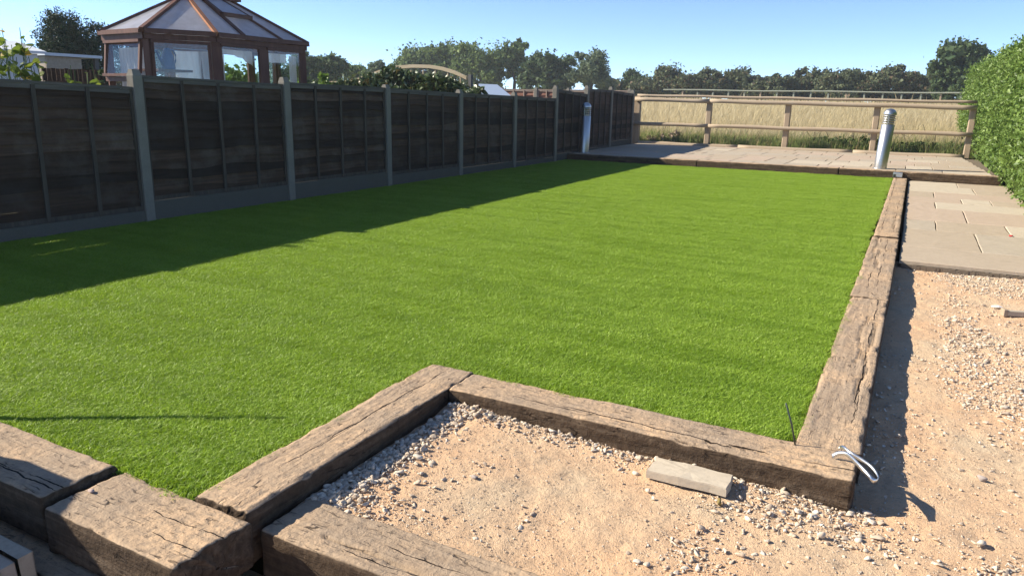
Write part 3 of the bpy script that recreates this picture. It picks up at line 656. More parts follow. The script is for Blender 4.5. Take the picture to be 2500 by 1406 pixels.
def build_back_fence():
    F = empty('back_fence'); tag(F, 'sunlit reddish brown panel fence of the next garden seen beyond the dark fence', 'fence')
    xs = [-13.0, -11.12, -9.98, -8.95, -7.10]; y = 20.35
    for x in xs: conc_post(F, x, y, 1.60, 0.10, -0.1)
    for k in range(len(xs)-1): panel(F, (xs[k]+.05, y), (xs[k+1]-.05, y), 0.12, 1.555, 1.545, 80+k, ('redboard', 'redframe', 'redframe'), nb=2, boards=8)
build_back_fence()

# ------------------------------------------------------------------ post and rail fence
def half_round(m, p0, p1, r, n=10, flat=True, wob=0.006, seed=0):
    p0, p1 = Vector(p0), Vector(p1); L = (p1-p0).length; k = max(2, int(L/0.3)); pts = []; rs = []
    for i in range(k+1):
        t = i/k; rr = r*(1+0.06*math.sin(seed*3.1+i*1.3))
        pts.append(p0.lerp(p1, t)+Vector((0, 0, wob*math.sin(seed+i*0.9)))); rs.append(rr)
    return m.tube(pts, rs, n)
def build_rail_fence():
    F = empty('rail_fence'); tag(F, 'pale round rail and post timber fence between the patio and the golden field', 'fence')
    y = 20.60; xs = [-6.98, -4.95, -2.93, -0.86, 1.16]
    for k, x in enumerate(xs):
        w = 0.145 if k else 0.22
        MB().cbox(x-w/2, x+w/2, y+.055, y+.175, -0.1, 1.27 if k else 1.40, 0.02).build('post', M['pine_post'], F)
    zt = lambda x: 1.315-0.0055*(x+7)
    for k in range(2):
        a, b = ((-7.02, -4.93), (-4.92, 1.22))[k]
        half_round(MB(), (a, y, zt(a)), (b, y, zt(b)-.01*k), 0.056, seed=k).build('top_rail', M['pine'], F, True)
        half_round(MB(), (a, y+.01, 0.665-.004*k), (b, y+.01, 0.655), 0.050, seed=k+4).build('middle_rail', M['pine'], F, True)
    half_round(MB(), (-7.02, y+.22, zt(-7)+0.115), (1.22, y+.22, zt(1)+0.115), 0.036, seed=9).build('back_rail', M['pine'], F, True)
    for k in range(3):
        a, b = ((-6.85, -4.1), (-4.08, -1.3), (-1.28, 1.12))[k]
        half_round(MB(), (a, y-.02, 0.128), (b, y-.02, 0.128), 0.062, seed=k+6).build('base_log', M['pine'], F, True)
    MB().beam((-0.98, y+.19, 0.56), (-0.84, y+.19, 0.98), 0.05, 0.02, (0, 1, 0)).build('brace', M['darkpost'], F)
build_rail_fence()
def build_paddock_fence():
    F = empty('paddock_fence'); tag(F, 'thin distant grey rail fence on posts in front of the hedgerow', 'fence')
    Y = 58.0
    for k in range(24):
        x = -16+k*1.15; z = float(ground_z(np.array(x), np.array(Y)))
        MB().cbox(x-.05, x+.05, Y-.05, Y+.05, z-.2, z+0.80+random.uniform(-.04, .03), 0.01).build('post', M['oldrail'] if k % 5 else M['pine_post'], F)
    p = [(-17.5+i*1.5, Y-.09, 1.44+0.80+0.02*math.sin(i)) for i in range(20)]
    MB().tube(p, 0.055, 6).build('rail', M['oldrail'], F)
build_paddock_fence()

# ------------------------------------------------------------------ bollard lights
def bollard(label, x, y, lean):
    B = empty('bollard_light', (x, y, 0.12)); B.rotation_euler = (0, lean, 0); tag(B, label, 'bollard light', 'stainless steel bollard lights on the patio')
    r = 0.11
    MB().lathe([(0, 0), (r+.02, 0), (r+.02, .008), (r, .010)], 40).build('base_plate', M['steel'], B, True)
    o = MB().lathe([(r, 0.009), (r, .80), (r-.012, .806), (0, .806)], 40).build('tube', M['steel'], B, False)
    o.data.polygons.foreach_set('use_smooth', [True]*len(o.data.polygons))
    MB().lathe([(r-.035, .806), (r-.035, .985)], 24).build('diffuser', M['diffuser'], B, True)
    for k in range(4):
        z = 0.835+k*0.040
        MB().lathe([(r-.034, z+.016), (r, z-.006), (r+.001, z), (r-.034, z+.022), (r-.034, z+.016)], 40).build('louvre', M['steel'], B, True)
    for k in range(3):
        a = k*2.094+.5; MB().tube([((r-.018)*math.cos(a), (r-.018)*math.sin(a), .804), ((r-.018)*math.cos(a), (r-.018)*math.sin(a), .985)], .007, 6).build('spacer_rod', M['steel'], B)
    prof = [(r-.036, .978), (r, .978)]+[(r*math.cos(t), .985+0.105*math.sin(t)) for t in np.linspace(0, math.pi/2, 9)]
    MB().lathe(prof, 40).build('dome', M['steel'], B, True)
bollard('sunlit stainless steel bollard light on the right beside the path', -0.47, 15.58, 0.045)
bollard('shaded stainless steel bollard light in front of the dark fence', -6.46, 15.66, 0.02)

# ------------------------------------------------------------------ foliage builders
def leaf_cards(centers, size, aspect=1.6, up=0.0, jitter=0.3, fold=0.25):
    """one folded four-sided leaf per centre"""
    n = len(centers); d = rng.normal(size=(n, 3)); d[:, 2] += up; d /= np.linalg.norm(d, axis=1)[:, None]
    a = rng.normal(size=(n, 3)); b = np.cross(d, a); b /= np.linalg.norm(b, axis=1)[:, None]; c = np.cross(d, b)
    s = size*np.exp(rng.normal(0, jitter, n)) if np.isscalar(size) else size
    s = s[:, None]; l = c*s*0.5*aspect; w = b*s*0.5
    V = np.stack([centers-l, centers+w*1.0-l*0.1+d*s*fold*.5, centers+l, centers-w*1.0-l*0.1+d*s*fold*.5], 1)
    i = np.arange(n)[:, None]*4
    return V.reshape(-1, 3), np.concatenate([i+[0, 1, 2], i+[0, 2, 3]], 1).reshape(-1, 3)
def crown_points(n, lobes, spread=0.5, per=60):
    """clustered points: lobes = [(centre, radii)], leaf clumps near each lobe's shell"""
    w = np.array([l[1][0]*l[1][2] for l in lobes]); w = w/w.sum(); nc = max(1, n//per)
    which = rng.choice(len(lobes), nc, p=w); d = rng.normal(size=(nc, 3)); d /= np.linalg.norm(d, axis=1)[:, None]
    rad = rng.random(nc)**0.45*(0.72+0.4*rng.random(nc))
    C = np.array([l[0] for l in lobes])[which]; Rr = np.array([l[1] for l in lobes])[which]
    cl = C+d*rad[:, None]*Rr
    sc = Rr.min(1)*spread*np.exp(rng.normal(0, .3, nc))
    k = rng.integers(0, nc, n)
    return cl[k]+rng.normal(size=(n, 3))*sc[k][:, None]*np.array([1, 1, .75])*0.5, cl
def tree(label, u, vtop, hw, Y, mat='l_mid', name='field_tree', n=5200, leaf=0.20, crown=0.72, lobes=7, seed=1, group=None, stems=1, airy=1.0, cat='tree', asp=1.4):
    r_ = random.Random(seed); top = atY(u, vtop, Y); zb = float(ground_z(np.array(top.x), np.array(Y)))
    H = top.z-zb; half = (atY(u+hw, vtop, Y)-atY(u-hw, vtop, Y)).length/2
    T = empty(name, (top.x, Y, zb)); tag(T, label, cat, group)
    zc = H*(1-crown/2); L = [((0, 0, zc+0.1*H), (half*.55, half*.5, H*crown*.36))]
    for k in range(int(lobes*2.4)):
        a = r_.random()*6.283; z = H*(1-crown)+H*crown*r_.uniform(.06, .90); q = r_.uniform(.3, .85)*half*math.sqrt(max(.15, 1-((z-zc)/(H*crown*.56))**2))
        rr = r_.uniform(.16, .34)*half; L.append(((q*math.cos(a), q*math.sin(a)*.8, z), (rr, rr, rr*r_.uniform(.7, 1.1))))
    n = int(n*4.2); pts, cl = crown_points(n, L, 0.50*airy)
    fq = 3.4/half; g_ = fbm(pts[:, 0]*fq+seed, pts[:, 1]*fq, pts[:, 2]*fq, seed, 3); pts = pts[g_ > 0.43+0.02*(1-airy)]
    loose = rng.random(len(pts)) < 0.05; pts[loose] += rng.normal(size=(loose.sum(), 3))*half*0.05
    zmax = np.quantile(pts[:, 2], .998); pts[:, 2] = np.where(pts[:, 2] > 0, pts[:, 2]*H/zmax, 0.05*abs(pts[:, 2]))
    v, f = leaf_cards(pts, leaf*0.84, asp, 0.2); mk('crown', v, f, M[mat], T)
    m = MB()
    for s in range(stems):
        ox = (s-(stems-1)/2)*half*.25; rt = 0.028*H/stems**.5
        bx = [Vector((ox*.4, 0, -0.1)), Vector((ox*.7+r_.uniform(-.1, .1), 0, H*.25)), Vector((ox+r_.uniform(-.2, .2), r_.uniform(-.2, .2), H*.55)), Vector((ox*1.2+r_.uniform(-.3, .3), 0, H*.88))]
        m.tube(bx, [rt*1.25, rt, rt*.6, rt*.15], 7)
        for k in range(7):
            st = bx[1].lerp(bx[2], r_.random()); e = Vector(cl[r_.randrange(len(cl))]); e.z *= H/zmax; e.z = max(e.z, st.z*.9)
            m.tube([st, st.lerp(e, .5)+Vector((0, 0, .08*H*r_.random())), e], [rt*.45, rt*.28, rt*.06], 5)
    m.build('trunk', M['bark'], T)
    return T
GF = 'trees beyond the gardens'; GH = 'hawthorns of the field hedgerow'
def build_trees():
    tree('dark rounded tree just right of the wooden summerhouse', 802, 138, 46, 44, 'l_dark', n=5200, leaf=.17, crown=.9, seed=2, group=GF)
    tree('dark leafy tree touching the right edge of the summerhouse', 742, 128, 34, 40, 'l_dark', n=3600, leaf=.16, crown=.9, seed=3, group=GF)
    tree('low bushy green tree between the dark rounded tree and the arched trellis', 872, 160, 38, 52, 'l_mid', n=3600, leaf=.19, crown=.9, seed=4, group=GF)
    tree('small feathery pale green tree rising left of the arched trellis', 915, 150, 22, 50, 'l_grey', n=2200, leaf=.17, crown=.85, seed=41, group=GF)
    tree('broad pale green tree behind the top of the arched trellis', 1068, 107, 100, 72, 'l_mid', n=7000, leaf=.25, crown=.82, lobes=11, seed=5, group=GF, stems=2, airy=.9)
    tree('low green tree with thin top behind the arched trellis at left', 992, 138, 40, 70, 'l_mid', n=3400, leaf=.23, crown=.85, seed=6, group=GF)
    tree('green tree with a few reddish leaves right of the trellis post', 1176, 107, 66, 70, 'l_mid', n=5200, leaf=.23, crown=.88, lobes=9, seed=7, group=GF, airy=.9)
    tree('tall airy tree with its slender trunk showing, tallest of the far trees', 1257, 97, 48, 72, 'l_mid', n=3800, leaf=.23, crown=.68, lobes=8, seed=8, group=GF, airy=.75)
    tree('dark dense tree right of the tall airy tree', 1334, 131, 76, 68, 'l_dark', n=6000, leaf=.24, crown=.92, lobes=10, seed=9, group=GF)
    tree('round grey green willow like tree above the far end of the dark fence', 1450, 124, 58, 66, 'l_grey', n=6500, leaf=.18, crown=.9, lobes=9, seed=10, group=GF, airy=.85)
    hd = [(1512, 196, 24), (1548, 172, 26, 'l_dark'), (1590, 190, 34), (1640, 163, 36), (1692, 184, 30), (1738, 172, 34), (1800, 170, 42), (1856, 190, 32), (1902, 184, 30), (1940, 188, 28), (1992, 168, 34), (2052, 172, 40), (2104, 178, 32), (2160, 161, 42), (2222, 178, 36), (2268, 182, 34), (2310, 170, 40)]
    looks = ['low brown green', 'darker blue green', 'rounded olive', 'tall reddish topped', 'squat olive', 'bushy dark', 'broad reddish topped', 'low dull green', 'small dark', 'small olive', 'tall olive', 'wide brown topped', 'squat dark', 'tall loose twiggy', 'thin reddish', 'low loose', 'bushy blue green']
    for i, t in enumerate(hd):
        u, v, w = t[:3]; m_ = t[3] if len(t) > 3 else 'l_brown'
        side = 'above the left half of the rail fence' if u < 1760 else ('above the middle of the rail fence' if u < 1960 else ('above the right bollard light' if u < 2200 else 'next to the big dark tree'))
        tree('%s hawthorn in the field hedgerow, number %d from the left, %s' % (looks[i], i+1, side) if False else '%s hedgerow hawthorn %s' % (looks[i], side), u, v, w*1.6, 74+random.uniform(-2, 2), m_, name='hedgerow_hawthorn', n=4300, leaf=.21, crown=1.0, lobes=8, seed=100+i, group=GH, stems=3)
    tree('big dark oak at the right end of the hedgerow behind the clipped hedge', 2356, 104, 92, 66, 'l_dark', n=9500, leaf=.25, crown=.93, lobes=13, seed=60, group=None, name='oak_tree')
    # clipped conifers beyond the shed at the left
    T = empty('conifer_hedge', (0, 0, 0)); tag(T, 'tall dark green conifer hedge behind the pale shed at the left', 'hedge')
    X = -20.0; lob = []
    for u, v in ((112, 60), (135, 30), (160, 45), (185, 58), (215, 52), (250, 55), (290, 60), (340, 70), (380, 80)):
        p = atX(u, v, X-(0.6 if u < 120 else 0)); h = p.z
        for z in np.arange(0.5, h-.4, .55): lob.append(((p.x+random.uniform(-.25, .25), p.y+random.uniform(-.15, .15), z), (.55, .42, .5)))
        lob.append(((p.x, p.y, h-.45), (.35, .28, .5)))
    pts, cl = crown_points(85000, lob, .5, 60); v, f = leaf_cards(pts, .027, 3.4, .6, .25); mk('foliage', v, f, M['l_conifer'], T)
    m = MB()
    for u in (135, 185, 250, 330): p = atX(u, 100, X); m.tube([(p.x, p.y, -.1), (p.x, p.y, 2.6)], [.12, .05], 7)
    m.build('trunks', M['bark'], T)
build_trees()

def build_hedge():
    T = empty('garden_hedge', (1.5, 18, 0)); T.location = (0, 0, 0); tag(T, 'clipped bright green leafy hedge along the right side of the path', 'hedge')
    def face(y, z): return 1.42+0.10*(fbm(y*.55, z*.8, 0, 51, 3)-.5)*2+0.16*np.exp(-(z/.28)**2)*0.6-0.05*np.sin(z*1.4)
    def topz(y): return 2.34+0.012*(y-16)+0.22*(fbm(y*.6, 7, 0, 52, 3)-.5)
    n = 190000; y = 7.6+22.5*rng.random(n)**1.1; part = rng.random(n)
    zt = topz(y); z = rng.random(n)*zt; dep = rng.random(n)**2*0.32
    x = face(y, z)+dep-rng.random(n)**8*0.20
    tm = part > .86; x = np.where(tm, 1.45+rng.random(n)*1.1, x); z = np.where(tm, zt-rng.random(n)**2*.15+rng.random(n)**8*.25, z)
    em = (part < .05); y = np.where(em, 30.1+rng.random(n)*.2, y); x = np.where(em, 1.45+rng.random(n)*1.1, x)
    gap = fbm(y*3.2, z*2.6, 0, 53, 4) > .41; pts = np.stack([x, y, z], -1)[gap]
    v, f = leaf_cards(pts, .031, 1.8, .25, .35); mk('foliage', v, f, M['l_hedge'], T)
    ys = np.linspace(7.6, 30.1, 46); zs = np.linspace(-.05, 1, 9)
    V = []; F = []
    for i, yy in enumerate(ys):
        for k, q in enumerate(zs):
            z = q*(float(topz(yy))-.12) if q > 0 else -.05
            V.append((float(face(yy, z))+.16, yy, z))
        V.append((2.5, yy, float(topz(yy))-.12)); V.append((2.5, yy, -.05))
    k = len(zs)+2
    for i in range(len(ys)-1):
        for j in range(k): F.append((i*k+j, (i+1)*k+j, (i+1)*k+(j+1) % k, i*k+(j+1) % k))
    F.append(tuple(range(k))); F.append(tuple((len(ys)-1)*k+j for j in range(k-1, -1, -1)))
    mk('dark_core', V, F, M['hedge_core'], T)  # solid dark core added to block light and give the hedge's inner shade
build_hedge()

def build_meadow():
    def blades(n, yr, pw, h, w, mat, name, label, cat, xr=None, zoff=0.0, dens=None):
        y = yr[0]+(yr[1]-yr[0])*rng.random(n)**pw
        lo = -0.40*y-1.0; hi = 0.06*y+0.9
        x = lo+(hi-lo)*rng.random(n) if xr is None else rng.uniform(*xr, n)
        if dens is not None: k = rng.random(n) < dens(x, y); x, y = x[k], y[k]; n = len(x)
        z = ground_z(x, y)+zoff; hh = h*np.exp(rng.normal(0, .28, n)); ww = w*(1+(y-21)*.03); a = rng.random(n)*6.283
        lx, ly = rng.normal(.08, .18, n)*hh, rng.normal(0, .18, n)*hh
        sx, sy = np.cos(a)*ww, np.sin(a)*ww*.6
        V = np.stack([np.stack([x-sx, y-sy, z-.02], -1), np.stack([x+sx, y+sy, z-.02], -1), np.stack([x+lx*.45+sx*.7, y+ly*.45, z+hh*.6], -1), np.stack([x+lx*.45-sx*.7, y+ly*.45, z+hh*.6], -1), np.stack([x+lx*1.3, y+ly*1.3, z+hh], -1)], 1)
        i = np.arange(n)[:, None]*5; F = np.concatenate([i+[0, 1, 2], i+[0, 2, 3], i+[3, 2, 4]], 1).reshape(-1, 3)
        o = mk(name, V.reshape(-1, 3), F, M[mat]); tag(o, label, cat, kind='stuff')
    blades(78000, (22.4, 57.5), 1.7, .34, .010, 'hay', 'meadow_grass', 'tall dry golden grass standing across the field beyond the rail fence', 'grass')
    blades(34000, (20.95, 25.0), 1.3, .27, .008, 'verge', 'verge_grass', 'short green grass verge just behind the rail fence', 'grass', dens=lambda x, y: np.clip(1.5-(y-21)/2.6+(fbm(x, y, 0, 5, 3)-.5)*2, 0, 1))
    # brambles
    for lab, xc, xw, h, n in (('tangled bramble patch behind the rail fence beside the hedge', 0.2, 1.3, .5, 6500), ('smaller bramble clump behind the fence post left of the right bollard', -1.75, .6, .42, 2400)):
        B = empty('bramble_patch', (xc, 21.5, .09)); tag(B, lab, 'brambles')
        lb = [((random.uniform(-xw, xw), random.uniform(-.2, .3), random.uniform(.05, .5)*h), (.32, .25, .16)) for _ in range(int(12*xw)+3)]
        p, cl = crown_points(n, lb, .6, 30); p[:, 2] = np.abs(p[:, 2]); v, f = leaf_cards(p, .05, 1.4, .5); mk('leaves', v, f, M['l_bramble'], B)
        m = MB()
        for k in range(9):
            a = random.uniform(-xw, xw); b_ = a+random.uniform(-.7, .7); m.tube([(a, random.uniform(-.2, .2), 0), ((a+b_)/2, 0, h*random.uniform(1, 1.5)), (b_, .1, h*random.uniform(.3, .9))], [.008, .006, .003], 5)
        m.build('canes', M['bark'], B)
    H = empty('dry_weed_heap', (-6.2, 21.2, .09)); tag(H, 'heap of dead brown cuttings behind the corner of the rail fence', 'cuttings')
    p, cl = crown_points(1400, [((random.uniform(-.5, .5), random.uniform(-.1, .15), random.uniform(.02, .2)), (.2, .15, .12)) for _ in range(8)], .6, 30); p[:, 2] = np.abs(p[:, 2])
    v, f = leaf_cards(p, .035, 4.5, .3); mk('twigs', v, f, M['redframe'], H)
build_meadow()

# ------------------------------------------------------------------ summerhouse behind the fence
def build_summerhouse():
    ZE = 2.0; T = empty('summerhouse', (-9.3, 8, -.05)); T.location = (0, 0, 0)
    tag(T, 'red brown wooden summerhouse with a glazed many sided roof behind the fence', 'summerhouse')
    cx_ = -9.32
    c = [(-9.72, 6.67), (-8.735, 6.55), (-8.29, 7.27), (-8.32, 8.98)]
    ring = c+[(-9.9, 9.4), (-10.05, 7.9)]
    P = lambda q, z: Vector((q[0], q[1], z)); n = len(ring)
    A1 = atX(452, -13, -9.15); A2 = Vector((-9.15, A1.y+.80, A1.z))
    zb = -0.05; ctr = Vector((-9.15, 7.8, 0))
    for i, q in enumerate(ring):
        d = (Vector((q[0], q[1], 0))-ctr).normalized()
        w = .085 if i not in (2, 3) else .11
        MB().beam(P(q, ZE-.03)-d*.01, P(q, zb)-d*.01, w, w*.9, d).build('corner_post', M['cedar'], T)
    for i in range(n):
        a, b = Vector((*ring[i], 0)), Vector((*ring[(i+1) % n], 0)); d = (b-a).normalized(); out = Vector((d.y, -d.x, 0))
        if out.dot((a+b)/2-ctr) < 0: out = -out
        L = (b-a).length; z = lambda p, h: Vector((p.x, p.y, h))
        MB().beam(z(a, ZE)+out*.05, z(b, ZE)+out*.05, .05, .045).build('eaves_beam', M['cedar'], T)
        MB().beam(z(a, ZE-.046)+out*.0, z(b, ZE-.046), .06, .065).build('head_rail', M['cedar'], T)
        MB().beam(z(a, .75), z(b, .75), .05, .80).build('lower_wall', M['cedar'], T)
        MB().beam(z(a, .82)+out*.03, z(b, .82)+out*.03, .10, .06).build('sill', M['cedar'], T)
        # lights in this face
        k = 2 if L > 1.3 else 1; e = .065
        for j in range(k):
            s0 = a+d*(e+(L-2*e)*j/k+(.05 if j else 0)); s1 = a+d*(e+(L-2*e)*(j+1)/k-(.05 if j < k-1 else 0))
            if j: MB().beam(z(a+d*(L/k*j), ZE-.112), z(a+d*(L/k*j), .82), .10, .07, out).build('mullion', M['cedar'], T)
            fr = MB(); zt, zl = ZE-.115, .825; t = .035; face1 = (i == 0)
            if face1:      # top-hung casement standing slightly open over a fixed light
                zl = 1.43
                fr.beam(z(a, 1.425)+out*.02+d*.05, z(b, 1.425)+out*.02-d*.05, .07, .06)
            o_ = out*(.03 if face1 else 0); kick = out*(.05 if face1 else 0)
            fr.beam(z(s0, zt)+o_, z(s1, zt)+o_, .045, t); fr.beam(z(s0, zl+t)+o_+kick, z(s1, zl+t)+o_+kick, .045, t)
            fr.beam(z(s0, zt-t)+o_+d*t/2, z(s0, zl+t)+o_+kick+d*t/2, t, .04, out); fr.beam(z(s1, zt-t)+o_-d*t/2, z(s1, zl+t)+o_+kick-d*t/2, t, .04, out)
            wn = fr.build('window_frame', M['cedar'] if not face1 else M['cedar'], T)
            MB().poly([z(s0+d*t, zl+t)+o_+kick-out*.01, z(s1-d*t, zl+t)+o_+kick-out*.01, z(s1-d*t, zt-t)+o_-out*.02, z(s0+d*t, zt-t)+o_-out*.02], .004).build('pane', M['glass'], wn)
        # roof facet
        ea, eb = z(a, ZE+.005)+(z(a, 0)-z(ctr, 0)).normalized()*.02, z(b, ZE+.005)+(z(b, 0)-z(ctr, 0)).normalized()*.02
        apA = A2 if ring[i][1] > 8 else A1; apB = A2 if ring[(i+1) % n][1] > 8 else A1
        pts = [ea, eb, apB] if (apA-apB).length < .01 else [ea, eb, apB, apA]
        MB().poly(pts, .012).build('roof_pane', M['polycarb'], T)
        nrm = (eb-ea).cross(apB-ea).normalized(); nrm = nrm if nrm.z > 0 else -nrm
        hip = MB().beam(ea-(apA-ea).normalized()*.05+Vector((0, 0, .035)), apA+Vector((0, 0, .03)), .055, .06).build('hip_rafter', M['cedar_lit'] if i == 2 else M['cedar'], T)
        MB().beam(ea+nrm*.012, eb+nrm*.012, .04, .03).build('eaves_trim', M['cedar'], T)
        if len(pts) == 4 and i == 2:
            for fr_ in (.28, .70):
                MB().beam(ea.lerp(eb, fr_)+nrm*.022, apA.lerp(apB, fr_)+nrm*.022, .06, .05).build('glazing_bar', M['cedar'], T)
            u0, u1 = ea.lerp(eb, .28), ea.lerp(eb, .70); t0, t1 = apA.lerp(apB, .28), apA.lerp(apB, .70)
            lo0, lo1 = u0.lerp(t0, .5), u1.lerp(t1, .5); v = MB()
            v.beam(lo0+nrm*.06, lo1+nrm*.06, .05, .05); v.beam(u0.lerp(t0, .5)+nrm*.055, u0.lerp(t0, .97)+nrm*.035, .05, .045); v.beam(u1.lerp(t1, .5)+nrm*.055, u1.lerp(t1, .97)+nrm*.035, .05, .045)
            rv_ = v.build('roof_vent', M['cedar'], T)
            MB().poly([lo0+nrm*.05, lo1+nrm*.05, u1.lerp(t1, .97)+nrm*.032, u0.lerp(t0, .97)+nrm*.032], .01).build('vent_pane', M['polycarb'], rv_)
    MB().beam(A1+Vector((0, -.08, .06)), A2+Vector((0, .12, .06)), .16, .06).build('ridge_cap', M['cedar'], T)
    # inside: floor, shelf, door leaf
    MB().poly([P(q, .0) for q in ring], .05).build('floor', M['cedar'], T)
    wc = atX(412, 170, -8.86); MB().box(-9.2, -8.70, wc.y-.28, wc.y+.25, wc.z-.032, wc.z-.002).build('shelf', M['cedar'], T)
    MB().box(-9.06, -8.98, 7.62, 7.95, 0.1, 1.80).build('inner_door', M['cedar'], T)
    # curtains
    def curtain(label, a, b, z0, z1, amp, folds, zcut=None):
        a, b = Vector((*a, 0)), Vector((*b, 0)); d = b-a; nn = Vector((-d.y, d.x, 0)).normalized(); V = []; F = []; n_ = folds*8
        for i in range(n_+1):
            t = i/n_
            for k in range(6):
                q = k/5; zz = z0+(z1-z0)*q
                if zcut: zz = max(zz, zcut(t))
                V.append(a+d*t+nn*(amp*math.sin(t*folds*6.283+q)*(1.2-q*.6))+Vector((0, 0, zz)))
        for i in range(n_):
            for k in range(5): F.append((i*6+k, i*6+k+1, (i+1)*6+k+1, (i+1)*6+k))
        tag(mk('curtain', V, F, M['net'], None, True), label, 'curtain', 'net curtains in the summerhouse')
    curtain('white net curtain in the sunlit left window of the summerhouse', (-9.60, 6.78), (-8.86, 6.70), .85, 1.80, .018, 9)
    curtain('pale curtain hanging behind the blue watering can', (-9.35, 7.45), (-8.70, 7.75), .85, 1.80, .02, 6)
    curtain('pale swag hanging in the middle window of the long side', (-8.44, 7.42), (-8.45, 8.05), 1.55, 1.82, .02, 4, lambda t: 1.76-.16*t**3)
    curtain('pale swag hanging in the right window of the long side', (-8.45, 8.15), (-8.46, 8.72), 1.55, 1.82, .02, 4, lambda t: 1.68+.02*t)
    curtain('narrow tied back curtain at the right end of the summerhouse', (-8.43, 8.74), (-8.44, 8.90), .85, 1.80, .012, 3)
    # blue watering can on the shelf
    C = empty('watering_can', wc); tag(C, 'blue plastic watering can standing in the summerhouse window', 'watering can')
    MB().lathe([(0, 0), (.085, 0), (.088, .02), (.075, .16), (.045, .25), (.036, .27)], 20).build('body', M['blue'], C, True)
    MB().tube([(.0, .03, .255), (.0, .09, .25), (0, .125, .19), (0, .12, .12), (0, .085, .05)], .010, 8).build('handle', M['blue'], C, True)
    MB().tube([(0, -.07, .05), (0, -.13, .15), (0, -.17, .24)], [.022, .016, .013], 8).build('spout', M['blue'], C, True)
build_summerhouse()

